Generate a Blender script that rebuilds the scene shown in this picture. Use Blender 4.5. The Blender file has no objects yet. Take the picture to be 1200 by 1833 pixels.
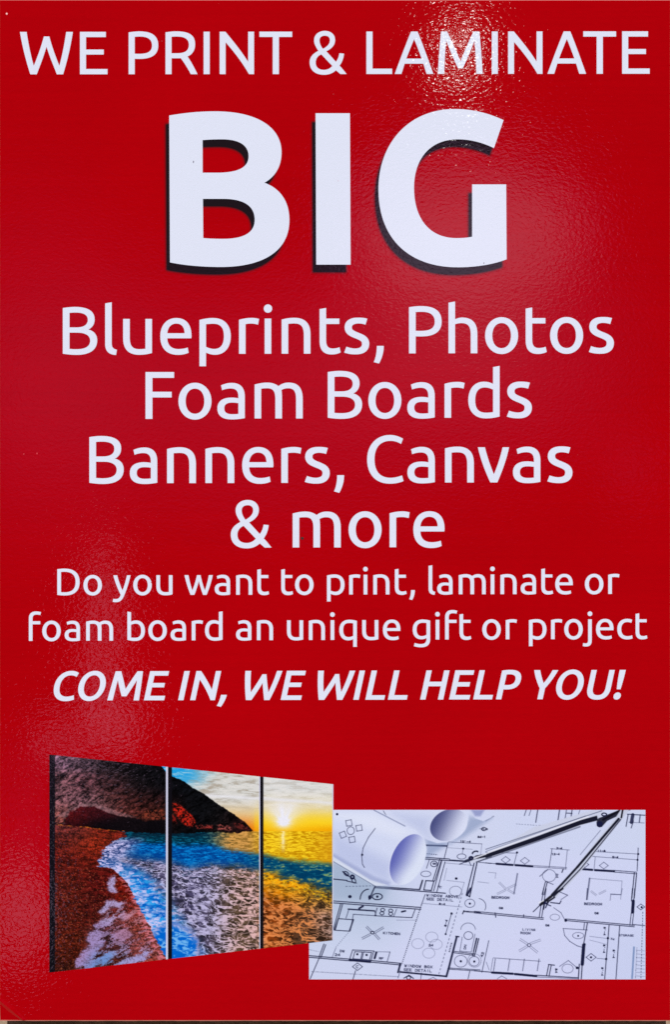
import bpy, math, random
import numpy as np
from mathutils import Vector
from mathutils.geometry import tessellate_polygon

# ------------------------------------------------------------------ frame and scale
S = 0.0005                      # metres per photograph pixel: the sign is 0.60 x 0.91 m
D = 1.10                        # camera distance
CX, CZ = 0.095, -0.20           # camera stands a little right of and below the sign's middle
BZ = 1.20                       # height of the sign's middle above the ground

def PX(x): return (x - 600.0) * S
def PZ(y): return (916.5 - y) * S

scene = bpy.context.scene
cam_data = bpy.data.cameras.new('camera')
cam = bpy.data.objects.new('camera', cam_data)
scene.collection.objects.link(cam)
cam.location = (CX, -D, BZ + CZ)
cam.rotation_euler = (math.radians(90), 0, 0)
cam_data.sensor_fit = 'HORIZONTAL'
cam_data.sensor_width = 36.0
cam_data.lens = 36.0 * D / 0.6
cam_data.shift_x = -CX / 0.6
cam_data.shift_y = -CZ / 0.6
cam_data.clip_start = 0.05
cam_data.clip_end = 500
scene.camera = cam

scene.view_settings.view_transform = 'Standard'
scene.view_settings.look = 'None'
scene.view_settings.gamma = 1.0
scene.view_settings.exposure = 0.0
scene.view_settings.use_curve_mapping = False
scene.render.engine = 'CYCLES'
scene.cycles.use_denoising = False
scene.cycles.sample_clamp_indirect = 4
scene.cycles.sample_clamp_direct = 1.7      # a sun glint clips like it does on a sensor

# sun
sun_dir = Vector(((0.112 - CX) / D, -1.0, (0.412 - CZ) / D)).normalized()
sd = bpy.data.lights.new('sun', 'SUN')
sd.energy = 3.3
sd.angle = math.radians(0.5)
sd.color = (1.0, 0.975, 0.95)
so = bpy.data.objects.new('sun', sd)
scene.collection.objects.link(so)
so.location = (0, -3, 4)
so.rotation_euler = sun_dir.to_track_quat('Z', 'Y').to_euler()
SUN_EL = math.asin(sun_dir.z)
SUN_ROT = math.atan2(sun_dir.x, sun_dir.y)

# world: clear sky above, shaded street surroundings with bright patches added for the glare below
def build_world():
    w = bpy.data.worlds.new('World')
    scene.world = w
    w.use_nodes = True
    nt = w.node_tree
    N, L = nt.nodes, nt.links
    N.clear()
    out = N.new('ShaderNodeOutputWorld')
    bg_sky = N.new('ShaderNodeBackground'); bg_sky.inputs[1].default_value = 0.09
    sky = N.new('ShaderNodeTexSky'); sky.sky_type = 'NISHITA'
    sky.sun_disc = False
    sky.sun_elevation = SUN_EL
    sky.sun_rotation = SUN_ROT
    L.new(sky.outputs[0], bg_sky.inputs[0])
    bg_s = N.new('ShaderNodeBackground'); bg_s.inputs[1].default_value = 1.0
    mix = N.new('ShaderNodeMixShader')
    L.new(bg_sky.outputs[0], mix.inputs[1]); L.new(bg_s.outputs[0], mix.inputs[2])
    L.new(mix.outputs[0], out.inputs[0])
    tc = N.new('ShaderNodeTexCoord')
    sep = N.new('ShaderNodeSeparateXYZ'); L.new(tc.outputs['Generated'], sep.inputs[0])
    def math_(op, a, b=None, c=None, clamp=False):
        n = N.new('ShaderNodeMath'); n.operation = op; n.use_clamp = clamp
        for i, v in enumerate((a, b, c)):
            if v is None: continue
            if isinstance(v, (int, float)): n.inputs[i].default_value = v
            else: L.new(v, n.inputs[i])
        return n.outputs[0]
    x, y, z = sep.outputs
    ny = math_('MAXIMUM', math_('MULTIPLY', y, -1.0), 0.02)
    u = math_('DIVIDE', x, ny)
    v = math_('DIVIDE', z, ny)
    # skyline of the street behind the viewer, uneven height
    nz = N.new('ShaderNodeTexNoise'); nz.inputs['Scale'].default_value = 3.0
    L.new(tc.outputs['Generated'], nz.inputs['Vector'])
    top = math_('ADD', math_('MULTIPLY', nz.outputs['Fac'], 0.25), 0.62)
    mr = N.new('ShaderNodeMapRange'); mr.interpolation_type = 'SMOOTHSTEP'
    L.new(math_('SUBTRACT', top, v), mr.inputs['Value'])
    mr.inputs['From Min'].default_value = -0.02; mr.inputs['From Max'].default_value = 0.02
    front = math_('LESS_THAN', y, 0.0)
    below = math_('LESS_THAN', z, 0.0)
    L.new(math_('MAXIMUM', math_('MULTIPLY', front, mr.outputs[0]), below), mix.inputs[0])
    # bright patches added to mirror as glare: (centre u, v, half sizes, softness, strength)
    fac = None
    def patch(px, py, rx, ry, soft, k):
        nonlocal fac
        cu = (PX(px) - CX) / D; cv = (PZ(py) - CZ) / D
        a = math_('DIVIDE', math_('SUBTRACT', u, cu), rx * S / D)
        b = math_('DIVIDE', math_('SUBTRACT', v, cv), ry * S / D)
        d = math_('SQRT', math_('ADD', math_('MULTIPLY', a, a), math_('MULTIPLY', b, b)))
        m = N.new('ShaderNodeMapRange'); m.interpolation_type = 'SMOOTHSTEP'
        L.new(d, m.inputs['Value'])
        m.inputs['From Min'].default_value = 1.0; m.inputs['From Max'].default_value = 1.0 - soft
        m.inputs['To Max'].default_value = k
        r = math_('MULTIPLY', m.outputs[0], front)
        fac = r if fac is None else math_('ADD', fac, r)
    for p in GLARE_PATCHES: patch(*p)
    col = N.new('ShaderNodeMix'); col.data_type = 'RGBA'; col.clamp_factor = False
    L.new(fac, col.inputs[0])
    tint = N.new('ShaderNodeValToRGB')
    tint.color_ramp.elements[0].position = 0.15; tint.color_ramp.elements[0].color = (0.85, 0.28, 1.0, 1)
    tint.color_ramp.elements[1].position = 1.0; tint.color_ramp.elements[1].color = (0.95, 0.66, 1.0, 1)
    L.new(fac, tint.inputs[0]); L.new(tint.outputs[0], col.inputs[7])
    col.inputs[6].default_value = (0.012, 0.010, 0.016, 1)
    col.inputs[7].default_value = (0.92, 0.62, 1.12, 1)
    # unseen pavement glow added far below the sign's mirror view, it only lifts the shade
    gm = N.new('ShaderNodeMapRange'); gm.interpolation_type = 'SMOOTHSTEP'
    L.new(z, gm.inputs['Value'])
    gm.inputs['From Min'].default_value = -0.42; gm.inputs['From Max'].default_value = -0.6
    gcol = N.new('ShaderNodeMix'); gcol.data_type = 'RGBA'
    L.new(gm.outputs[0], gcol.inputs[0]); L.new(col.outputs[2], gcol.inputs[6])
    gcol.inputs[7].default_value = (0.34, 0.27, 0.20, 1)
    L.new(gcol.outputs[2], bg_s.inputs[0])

GLARE_PATCHES = [  # unseen bright spots added to the world, mirrored as glare on the film
    (830, 400, 300, 190, 0.55, 0.80),     # wide bright patch added for the upper glare
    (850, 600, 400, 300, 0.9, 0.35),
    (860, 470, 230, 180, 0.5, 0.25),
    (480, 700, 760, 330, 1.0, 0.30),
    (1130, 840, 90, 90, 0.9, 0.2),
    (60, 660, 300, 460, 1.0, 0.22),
    (185, 1130, 30, 190, 0.3, 1.0),       # narrow bright patches added for the glare low on the left
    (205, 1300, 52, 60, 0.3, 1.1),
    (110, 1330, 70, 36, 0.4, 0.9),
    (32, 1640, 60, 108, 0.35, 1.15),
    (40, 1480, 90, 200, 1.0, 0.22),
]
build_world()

# ------------------------------------------------------------------ materials
def lin(c):
    c = np.asarray(c, dtype=float) / 255.0
    return np.where(c <= 0.04045, c / 12.92, ((c + 0.055) / 1.055) ** 2.4)
def lin4(c): return (*[float(v) for v in lin(c)], 1.0)

PEEL = 0.000017
def film_group():
    """orange peel of the laminating film: one height field over the whole sign, in object space"""
    g = bpy.data.node_groups.new('laminate_texture', 'ShaderNodeTree')
    g.interface.new_socket('Normal', in_out='OUTPUT', socket_type='NodeSocketVector')
    N, L = g.nodes, g.links
    go = N.new('NodeGroupOutput')
    tc = N.new('ShaderNodeTexCoord')
    mp = N.new('ShaderNodeMapping'); L.new(tc.outputs['Object'], mp.inputs[0])
    mp.inputs['Scale'].default_value = (0.92, 1, 1.3)
    n1 = N.new('ShaderNodeTexNoise'); n1.inputs['Scale'].default_value = 300; n1.inputs['Detail'].default_value = 1.2
    n1.inputs['Roughness'].default_value = 0.45; n1.inputs['Distortion'].default_value = 0.6
    n2 = N.new('ShaderNodeTexNoise'); n2.inputs['Scale'].default_value = 26; n2.inputs['Detail'].default_value = 2
    n3 = N.new('ShaderNodeTexNoise'); n3.inputs['Scale'].default_value = 7; n3.inputs['Detail'].default_value = 1
    for n in (n1, n2, n3): L.new(mp.outputs[0], n.inputs['Vector'])
    b3 = N.new('ShaderNodeBump'); b3.inputs['Distance'].default_value = 0.0003
    L.new(n3.outputs['Fac'], b3.inputs['Height'])
    b2 = N.new('ShaderNodeBump'); b2.inputs['Distance'].default_value = 0.00008
    L.new(n2.outputs['Fac'], b2.inputs['Height']); L.new(b3.outputs[0], b2.inputs['Normal'])
    b1 = N.new('ShaderNodeBump'); b1.inputs['Distance'].default_value = PEEL * 4
    L.new(n1.outputs['Fac'], b1.inputs['Height']); L.new(b2.outputs[0], b1.inputs['Normal'])
    L.new(b1.outputs[0], go.inputs[0])
    return g
FILM = film_group()

def base_mat(name):
    m = bpy.data.materials.new(name); m.use_nodes = True
    nt = m.node_tree; b = nt.nodes['Principled BSDF']
    return m, nt, b

def laminated(name, rgb=None, attr=None, mottled=0.0):
    m, nt, b = base_mat(name)
    b.inputs['Roughness'].default_value = 0.7
    b.inputs['Specular IOR Level'].default_value = 0.0
    b.inputs['Coat Weight'].default_value = 1.0
    b.inputs['Coat Roughness'].default_value = 0.009
    b.inputs['Coat IOR'].default_value = 1.48
    g = nt.nodes.new('ShaderNodeGroup'); g.node_tree = FILM
    nt.links.new(g.outputs[0], b.inputs['Coat Normal'])
    if attr:
        a = nt.nodes.new('ShaderNodeAttribute'); a.attribute_name = attr
        nt.links.new(a.outputs['Color'], b.inputs['Base Color'])
    elif mottled:
        tc = nt.nodes.new('ShaderNodeTexCoord')
        n = nt.nodes.new('ShaderNodeTexNoise'); n.inputs['Scale'].default_value = 500
        n.inputs['Detail'].default_value = 3
        mp = nt.nodes.new('ShaderNodeMapping'); mp.inputs['Scale'].default_value = (0.25, 1, 1)
        nt.links.new(tc.outputs['Object'], mp.inputs[0]); nt.links.new(mp.outputs[0], n.inputs['Vector'])
        nb = nt.nodes.new('ShaderNodeTexNoise'); nb.inputs['Scale'].default_value = 5; nb.inputs['Detail'].default_value = 3
        nt.links.new(tc.outputs['Object'], nb.inputs['Vector'])
        ml = nt.nodes.new('ShaderNodeMapping'); ml.inputs['Scale'].default_value = (.02, 1, 1)
        nl = nt.nodes.new('ShaderNodeTexNoise'); nl.inputs['Scale'].default_value = 260; nl.inputs['Detail'].default_value = 2
        nt.links.new(tc.outputs['Object'], ml.inputs[0]); nt.links.new(ml.outputs[0], nl.inputs['Vector'])
        def mm(op, a, b):
            q = nt.nodes.new('ShaderNodeMath'); q.operation = op
            for k, v in enumerate((a, b)):
                if isinstance(v, float): q.inputs[k].default_value = v
                else: nt.links.new(v, q.inputs[k])
            return q.outputs[0]
        tot = mm('ADD', mm('MULTIPLY', n.outputs['Fac'], .45), mm('ADD', mm('MULTIPLY', nb.outputs['Fac'], .65), mm('MULTIPLY', nl.outputs['Fac'], .35)))
        tot = mm('SUBTRACT', tot, .225)
        cr = nt.nodes.new('ShaderNodeMix'); cr.data_type = 'RGBA'
        nt.links.new(tot, cr.inputs[0])
        c = lin4(rgb)
        cr.inputs[6].default_value = (*[v * (1 - mottled) for v in c[:3]], 1)
        cr.inputs[7].default_value = (*[v * (1 + mottled) for v in c[:3]], 1)
        nt.links.new(cr.outputs[2], b.inputs['Base Color'])
    else:
        b.inputs['Base Color'].default_value = lin4(rgb)
    return m

RED = (174, 0, 9)
WHITE = (223, 230, 248)
M_RED = laminated('laminated_red_print', RED, mottled=0.16)
M_WHITE = laminated('laminated_white_print', WHITE, mottled=0.012)
M_PICT = laminated('laminated_picture_print', attr='print_colour')
def plain(name, rgb, rough=0.6):
    m, nt, b = base_mat(name)
    b.inputs['Base Color'].default_value = lin4(rgb); b.inputs['Roughness'].default_value = rough
    return m
M_EDGE = plain('film_edge', (196, 118, 106), 0.5)
M_TOPEDGE = plain('film_edge_red', (200, 48, 44), 0.5)
M_CORE = plain('board_core', (205, 200, 190), 0.7)
M_DARK = plain('dirt', (50, 22, 22), 0.8)
M_CHIP = plain('chipped_print', (255, 190, 190), 0.6)
M_BRACKET = plain('bracket_wood', (120, 96, 70), 0.7)

def wall_mat():
    m, nt, b = base_mat('rough_plaster')
    N, L = nt.nodes, nt.links
    tc = N.new('ShaderNodeTexCoord')
    n = N.new('ShaderNodeTexNoise'); n.inputs['Scale'].default_value = 14; n.inputs['Detail'].default_value = 8
    n2 = N.new('ShaderNodeTexNoise'); n2.inputs['Scale'].default_value = 220; n2.inputs['Detail'].default_value = 4
    L.new(tc.outputs['Object'], n.inputs['Vector']); L.new(tc.outputs['Object'], n2.inputs['Vector'])
    r = N.new('ShaderNodeValToRGB')
    r.color_ramp.elements[0].position = 0.3; r.color_ramp.elements[0].color = lin4((150, 122, 96))
    r.color_ramp.elements[1].position = 0.7; r.color_ramp.elements[1].color = lin4((200, 176, 150))
    L.new(n.outputs['Fac'], r.inputs[0])
    mx = N.new('ShaderNodeMix'); mx.data_type = 'RGBA'; mx.blend_type = 'MULTIPLY'; mx.inputs[0].default_value = 0.5
    L.new(r.outputs[0], mx.inputs[6]); L.new(n2.outputs['Fac'], mx.inputs[7])
    L.new(mx.outputs[2], b.inputs['Base Color'])
    b.inputs['Roughness'].default_value = 0.9
    bp = N.new('ShaderNodeBump'); bp.inputs['Distance'].default_value = 0.002
    L.new(n2.outputs['Fac'], bp.inputs['Height']); L.new(bp.outputs[0], b.inputs['Normal'])
    return m
M_WALL = wall_mat()

# ------------------------------------------------------------------ mesh helpers
col = scene.collection
ROOT_LOC = (0, 0, BZ)
def link_mesh(name, verts, faces, mat, parent=None, label=None, colours=None):
    me = bpy.data.meshes.new(name)
    me.from_pydata(verts, [], faces)
    if colours is not None:
        a = me.color_attributes.new('print_colour', 'FLOAT_COLOR', 'POINT')
        a.data.foreach_set('color', np.asarray(colours, dtype=np.float32).ravel())
    for m in (mat if isinstance(mat, (list, tuple)) else [mat]): me.materials.append(m)
    me.update()
    o = bpy.data.objects.new(name, me)
    col.objects.link(o)
    if parent is not None: o.parent = parent
    if label: o['label'] = label
    return o

def flat(pts, depth):            # list of photograph pixels -> sign-space vertices facing the viewer
    return [(PX(x), -depth, PZ(y)) for x, y in pts]

def bez(p0, p1, p2, p3, n):
    t = np.linspace(0, 1, n + 1)[1:, None]
    p0, p1, p2, p3 = map(np.array, (p0, p1, p2, p3))
    return ((1-t)**3*p0 + 3*(1-t)**2*t*p1 + 3*(1-t)*t*t*p2 + t**3*p3).tolist()

def path(d, n=12):
    """'M x,y L x,y C a b c Z ...' -> list of closed loops"""
    loops, cur = [], None
    tok = d.replace(',', ' ').replace('M', ' M ').replace('L', ' L ').replace('C', ' C ').replace('Z', ' Z ').split()
    i = 0; cmd = None
    while i < len(tok):
        if tok[i] in 'MLCZ':
            cmd = tok[i]; i += 1
            if cmd == 'Z':
                loops.append(cur); cur = None
                continue
        if cmd == 'M': cur = [[float(tok[i]), float(tok[i+1])]]; i += 2; cmd = 'L'
        elif cmd == 'L': cur.append([float(tok[i]), float(tok[i+1])]); i += 2
        elif cmd == 'C':
            v = list(map(float, tok[i:i+6])); i += 6
            cur += bez(cur[-1], v[0:2], v[2:4], v[4:6], n)
    if cur: loops.append(cur)
    res = []
    for l in loops:
        q = [l[0]]
        for p in l[1:]:
            if abs(p[0]-q[-1][0]) + abs(p[1]-q[-1][1]) > 1e-4: q.append(p)
        if abs(q[0][0]-q[-1][0]) + abs(q[0][1]-q[-1][1]) < 1e-4: q.pop()
        res.append(q)
    return res

def ell(cx, cy, rx, ry, k=0.56):
    a, b = rx*k, ry*k
    return (f'M{cx+rx},{cy} C{cx+rx},{cy+b} {cx+a},{cy+ry} {cx},{cy+ry} C{cx-a},{cy+ry} {cx-rx},{cy+b} {cx-rx},{cy} '
            f'C{cx-rx},{cy-b} {cx-a},{cy-ry} {cx},{cy-ry} C{cx+a},{cy-ry} {cx+rx},{cy-b} {cx+rx},{cy} Z')

def stroke(d, w0, w1, w2):
    """closed outline of a stroked line, width changes w0 (start) w1 (middle) w2 (end)"""
    p = np.array(path(d, 16)[0])
    t = np.gradient(p, axis=0); t /= np.linalg.norm(t, axis=1)[:, None]
    nrm = np.stack([-t[:, 1], t[:, 0]], 1)
    vert = np.abs(t[:, 1])       # steep parts are heavier
    w = (w0 + (w1 - w0) * vert)[:, None] / 2
    a, b = p + nrm * w, p - nrm * w
    return [a.tolist() + b[::-1].tolist()]

# ------------------------------------------------------------------ the letters (1000 units to the em, y up, x from the left edge)
G = {}      # char -> list of groups, each group = [outer, hole, hole]
def glyph(ch, *groups): G[ch] = [path(g) if isinstance(g, str) else g for g in groups]
def mirror(groups, w): return [[[[w - x, y] for x, y in l] for l in g] for g in groups]
def turn(groups, w, h): return [[[[w - x, h - y] for x, y in l] for l in g] for g in groups]

DOT = ell(49, 668, 62, 62)
glyph('n', 'M0,0 L0,504 C50,518 110,531 190,531 C350,531 428,445 428,290 L428,0 L329,0 L329,270 C329,400 290,447 190,447 C150,447 115,444 98,441 L98,0 Z')
G['u'] = turn(G['n'], 428, 520)
glyph('h', 'M0,0 L0,748 L98,766 L98,503 C130,518 165,529 205,529 C350,529 428,445 428,290 L428,0 L329,0 L329,270 C329,400 290,446 195,446 C155,446 120,438 98,430 L98,0 Z')
glyph('i', 'M0,0 L0,520 L98,520 L98,0 Z', DOT)
glyph('r', 'M0,0 L0,502 C60,521 130,531 190,531 C235,531 275,523 298,515 L283,431 C262,437 225,447 180,447 C145,447 118,443 98,439 L98,0 Z')
glyph('p', 'M0,-183 L0,502 C60,518 125,531 205,531 C375,531 465,420 465,262 C465,95 375,-13 232,-13 C175,-13 130,3 98,20 L98,-183 Z '
           'M98,105 C130,88 175,73 220,73 C320,73 362,145 362,262 C362,380 320,446 205,446 C160,446 120,442 98,438 Z')
G['q'] = mirror(G['p'], 465)
dd = turn(G['p'], 465, 520)
for l in dd[0]:
    for p in l:
        if p[1] > 690: p[1] = 766 if p[0] > 440 else 748
G['d'] = dd
G['b'] = mirror(dd, 465)
glyph('o', ell(245, 260, 245, 273, 0.57) + ' ' + ell(245, 260, 138, 186, 0.6))
glyph('e', 'M459,232 C462,245 463,258 463,272 C463,430 390,532 238,532 C95,532 0,425 0,262 C0,85 95,-13 262,-13 C330,-13 390,2 421,20 L407,96 C380,85 330,73 270,73 C165,73 108,130 105,232 Z '
           'M105,307 C112,390 160,450 237,450 C320,450 360,390 360,307 Z')
glyph('a', 'M54,492 C90,508 145,529 212,529 C345,529 407,455 407,325 L407,8 C360,-3 290,-12 215,-12 C75,-12 0,40 0,152 C0,262 85,311 210,311 C255,311 290,305 311,300 L311,322 C311,405 280,446 198,446 C145,446 100,432 70,420 Z '
           'M311,70 C290,67 260,65 225,65 C140,65 103,92 103,153 C103,212 145,237 215,237 C255,237 290,233 311,229 Z')
glyph('m', 'M0,0 L0,502 C60,518 125,531 185,531 C260,531 315,510 354,478 C395,512 445,531 505,531 C650,531 713,445 713,290 L713,0 L614,0 L614,275 C614,395 590,447 495,447 C455,447 420,435 398,420 C404,385 406,340 406,300 L406,0 L307,0 L307,275 C307,395 283,447 190,447 C150,447 115,444 98,441 L98,0 Z')
glyph('l', 'M0,750 L98,767 L98,160 C98,100 125,72 175,66 L162,-13 C60,-10 0,40 0,150 Z')
glyph('t', 'M0,658 L97,675 L97,518 L293,518 L293,438 L97,438 L97,195 C97,105 135,75 195,75 C240,75 275,85 296,95 L313,18 C285,3 240,-13 180,-13 C55,-13 0,55 0,190 Z')
G['s'] = [stroke('M325,471 C290,482 250,488 205,488 C105,488 56,447 56,388 C56,325 100,300 175,270 C262,236 313,212 313,145 C313,70 258,31 160,31 C100,31 45,45 12,58', 86, 108, 86)]
glyph('c', 'M393,505 C360,520 320,532 262,532 C95,532 0,425 0,260 C0,90 90,-13 258,-13 C325,-13 375,2 406,18 L392,98 C365,86 325,73 268,73 C160,73 104,140 104,260 C104,380 165,446 262,446 C310,446 345,436 370,426 Z')
glyph('f', 'M0,0 L0,590 C0,715 70,778 195,778 C245,778 290,770 322,758 L303,680 C280,688 245,695 205,695 C130,695 98,660 98,585 L98,520 L303,520 L303,438 L98,438 L98,0 Z')
glyph('g', 'M462,502 C405,518 340,531 262,531 C95,531 0,425 0,268 C0,100 90,8 228,8 C285,8 335,25 364,45 L364,20 C364,-70 320,-117 220,-117 C150,-117 95,-103 50,-88 L32,-172 C80,-188 145,-202 218,-202 C385,-202 462,-130 462,15 Z '
           'M364,130 C335,107 285,92 235,92 C150,92 103,155 103,268 C103,385 160,446 262,446 C305,446 340,442 364,438 Z')
glyph('j', 'M0,520 L98,520 L98,-20 C98,-150 45,-197 -55,-197 C-90,-197 -120,-192 -142,-184 L-130,-104 C-110,-111 -85,-115 -65,-115 C-15,-115 0,-85 0,-20 Z', DOT)
glyph('v', 'M0,520 L105,520 C140,380 185,245 238,120 C290,245 335,380 366,520 L463,520 C425,340 360,160 288,0 L184,0 C105,170 40,340 0,520 Z')
glyph('w', 'M0,520 L106,520 C132,380 165,245 210,118 C255,235 298,370 330,520 L426,520 C455,370 495,235 538,118 C585,245 618,380 645,520 L748,520 C712,340 655,165 585,0 L490,0 C450,110 408,235 378,370 C348,235 305,110 262,0 L160,0 C95,165 38,340 0,520 Z')
glyph('y', 'M0,520 L104,520 C135,385 185,245 243,122 C290,250 330,380 360,520 L457,520 C420,350 365,180 300,20 C245,-120 190,-190 75,-190 C40,-190 5,-185 -18,-178 L-2,-98 C20,-104 40,-107 65,-107 C135,-107 165,-70 194,2 C115,170 40,340 0,520 Z')
glyph(',', 'M46,112 L149,112 C149,10 120,-75 78,-149 L0,-128 C30,-60 46,20 46,112 Z')
glyph('B', 'M0,8 L0,683 C60,693 120,700 180,700 C370,700 472,640 472,515 C472,440 432,390 379,366 C460,345 510,290 510,205 C510,60 395,-10 205,-10 C130,-10 60,-2 0,8 Z '
           'M100,397 L205,397 C310,397 370,435 370,508 C370,585 305,616 190,616 C150,616 125,614 100,611 Z '
           'M100,80 C125,76 160,74 205,74 C340,74 405,120 405,200 C405,280 330,319 215,319 L100,319 Z')
glyph('P', 'M0,0 L0,683 C60,693 120,700 175,700 C385,700 485,625 485,470 C485,320 380,250 175,250 C145,250 120,251 100,252 L100,0 Z '
           'M100,335 C120,334 145,333 175,333 C320,333 382,375 382,470 C382,570 310,615 190,615 C150,615 125,613 100,611 Z')
glyph('R', 'M0,0 L0,683 C60,693 120,700 175,700 C385,700 485,640 485,490 C485,385 435,320 360,288 C410,225 470,110 524,0 L414,0 C365,95 305,190 250,262 C235,261 220,260 200,260 L100,260 L100,0 Z '
           'M100,342 L190,342 C310,342 382,375 382,482 C382,575 310,615 190,615 C150,615 125,613 100,611 Z')
glyph('D', 'M0,8 L0,683 C60,693 130,700 190,700 C450,700 592,580 592,345 C592,110 450,-10 190,-10 C130,-10 60,-2 0,8 Z '
           'M100,80 C120,77 150,74 190,74 C390,74 484,165 484,345 C484,525 390,616 190,616 C150,616 125,614 100,611 Z')
glyph('C', 'M533,650 C490,675 425,706 340,706 C140,706 0,560 0,345 C0,120 130,-15 335,-15 C430,-15 500,5 540,25 L517,108 C480,92 415,72 345,72 C195,72 110,165 110,345 C110,525 200,619 345,619 C415,619 470,595 503,572 Z')
glyph('E', 'M0,0 L0,693 L424,693 L424,607 L100,607 L100,404 L390,404 L390,322 L100,322 L100,86 L451,86 L451,0 Z')
glyph('F', 'M0,0 L0,693 L424,693 L424,607 L103,607 L103,401 L388,401 L388,317 L103,317 L103,0 Z')
glyph('W', 'M0,693 L110,693 C135,520 175,320 227,140 C285,280 345,440 392,618 L481,618 C528,440 588,280 645,140 C695,320 732,520 757,693 L867,693 C830,450 775,220 707,0 L604,0 C550,140 485,290 436,450 C388,290 330,140 276,0 L170,0 C100,220 40,450 0,693 Z')
glyph('I', 'M0,0 L0,693 L100,693 L100,0 Z')
glyph('N', 'M0,0 L0,693 L94,693 C230,530 360,370 466,200 L466,693 L563,693 L563,0 L480,0 C370,190 240,360 98,520 L98,0 Z')
glyph('T', 'M0,693 L0,607 L218,607 L218,0 L320,0 L320,607 L536,607 L536,693 Z')
glyph('L', 'M0,0 L0,693 L101,693 L101,87 L422,87 L422,0 Z')
glyph('A', 'M0,0 C85,230 175,470 266,693 L374,693 C465,470 550,230 632,0 L520,0 L468,168 L163,168 L110,0 Z M190,251 L440,251 C400,360 360,470 318,568 C275,470 232,360 190,251 Z')
glyph('M', 'M0,0 C12,230 30,470 52,693 L152,693 C225,540 305,370 370,205 C435,370 510,540 583,693 L680,693 C702,470 722,230 734,0 L630,0 C625,190 615,370 600,545 C545,400 480,245 410,92 L330,92 C260,245 190,400 137,545 C120,370 110,190 104,0 Z')
glyph('&', 'M503,0 L604,0 C570,45 530,95 489,137 C530,190 556,260 562,333 L486,340 C478,285 460,240 430,200 L273,372 C350,410 417,465 417,555 C417,645 350,705 250,705 C145,705 72,640 72,550 C72,490 105,435 143,380 C60,335 0,285 0,190 C0,65 90,-12 235,-12 C310,-12 375,10 430,62 Z '
           'M218,411 C290,450 331,495 331,553 C331,600 300,627 250,627 C198,627 162,600 162,551 C162,500 185,455 218,411 Z '
           'M190,322 C130,295 99,250 99,190 C99,110 150,68 235,68 C290,68 335,92 371,132 Z')
# heavier slanted capitals of the last line (keys start with /)
glyph('/C', 'M522,655 C480,680 420,706 340,706 C140,706 0,560 0,345 C0,120 130,-15 335,-15 C430,-15 500,5 540,25 L513,130 C478,112 415,93 350,93 C210,93 136,180 136,345 C136,510 220,599 345,599 C410,599 455,578 485,560 Z')
glyph('/O', ell(320, 346, 320, 360, 0.57) + ' ' + ell(320, 346, 184, 253, 0.6))
glyph('/M', 'M0,0 C12,230 30,470 52,693 L185,693 C250,560 315,420 378,270 C440,420 505,560 572,693 L702,693 C725,470 742,230 757,0 L625,0 C622,160 615,320 604,480 C550,350 495,220 437,98 L322,98 C262,220 200,350 150,480 C140,320 135,160 130,0 Z')
glyph('/E', 'M0,0 L0,693 L452,693 L452,586 L128,586 L128,412 L415,412 L415,308 L128,308 L128,107 L483,107 L483,0 Z')
glyph('/I', 'M0,0 L0,693 L129,693 L129,0 Z')
glyph('/N', 'M0,0 L0,693 L112,693 C250,540 370,390 464,245 L464,693 L590,693 L590,0 L484,0 C380,180 255,345 124,490 L124,0 Z')
glyph('/,', 'M60,125 L200,125 C198,20 165,-75 118,-160 L15,-135 C45,-65 60,20 60,125 Z')
glyph('/W', 'M0,693 L138,693 C160,520 195,350 240,185 C305,320 370,460 422,612 L520,612 C565,460 610,320 658,185 C705,350 735,520 754,693 L884,693 C850,460 795,220 725,0 L597,0 C555,130 510,265 474,410 C425,265 355,130 295,0 L163,0 C90,220 35,460 0,693 Z')
glyph('/L', 'M0,0 L0,693 L129,693 L129,107 L449,107 L449,0 Z')
glyph('/H', 'M0,0 L0,693 L128,693 L128,424 L422,424 L422,693 L550,693 L550,0 L422,0 L422,316 L128,316 L128,0 Z')
glyph('/P', 'M0,0 L0,683 C60,693 130,702 195,702 C400,702 495,620 495,468 C495,310 395,235 195,235 C170,235 145,236 128,237 L128,0 Z '
            'M128,342 C145,341 165,340 190,340 C310,340 362,380 362,468 C362,558 305,596 200,596 C170,596 145,594 128,592 Z')
glyph('/Y', 'M0,693 L143,693 C185,580 235,475 290,385 C350,475 400,580 435,693 L572,693 C520,540 445,395 350,262 L350,0 L222,0 L222,262 C130,395 50,540 0,693 Z')
glyph('/U', 'M0,693 L129,693 L129,275 C129,150 180,93 278,93 C375,93 428,150 428,275 L428,693 L556,693 L556,265 C556,80 460,-14 278,-14 C95,-14 0,80 0,265 Z')
glyph('/!', 'M0,693 L145,693 C145,540 135,380 118,232 L28,232 C10,380 0,540 0,693 Z', ell(74, 72, 86, 86))

# ------------------------------------------------------------------ the sign and its panel
sign = bpy.data.objects.new('sign_board', None)
col.objects.link(sign)
sign.location = ROOT_LOC
sign.empty_display_size = 0.1
sign['label'] = 'glossy laminated red sign board with white lettering, a beach picture and a plan picture'
sign['category'] = 'sign'

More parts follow.
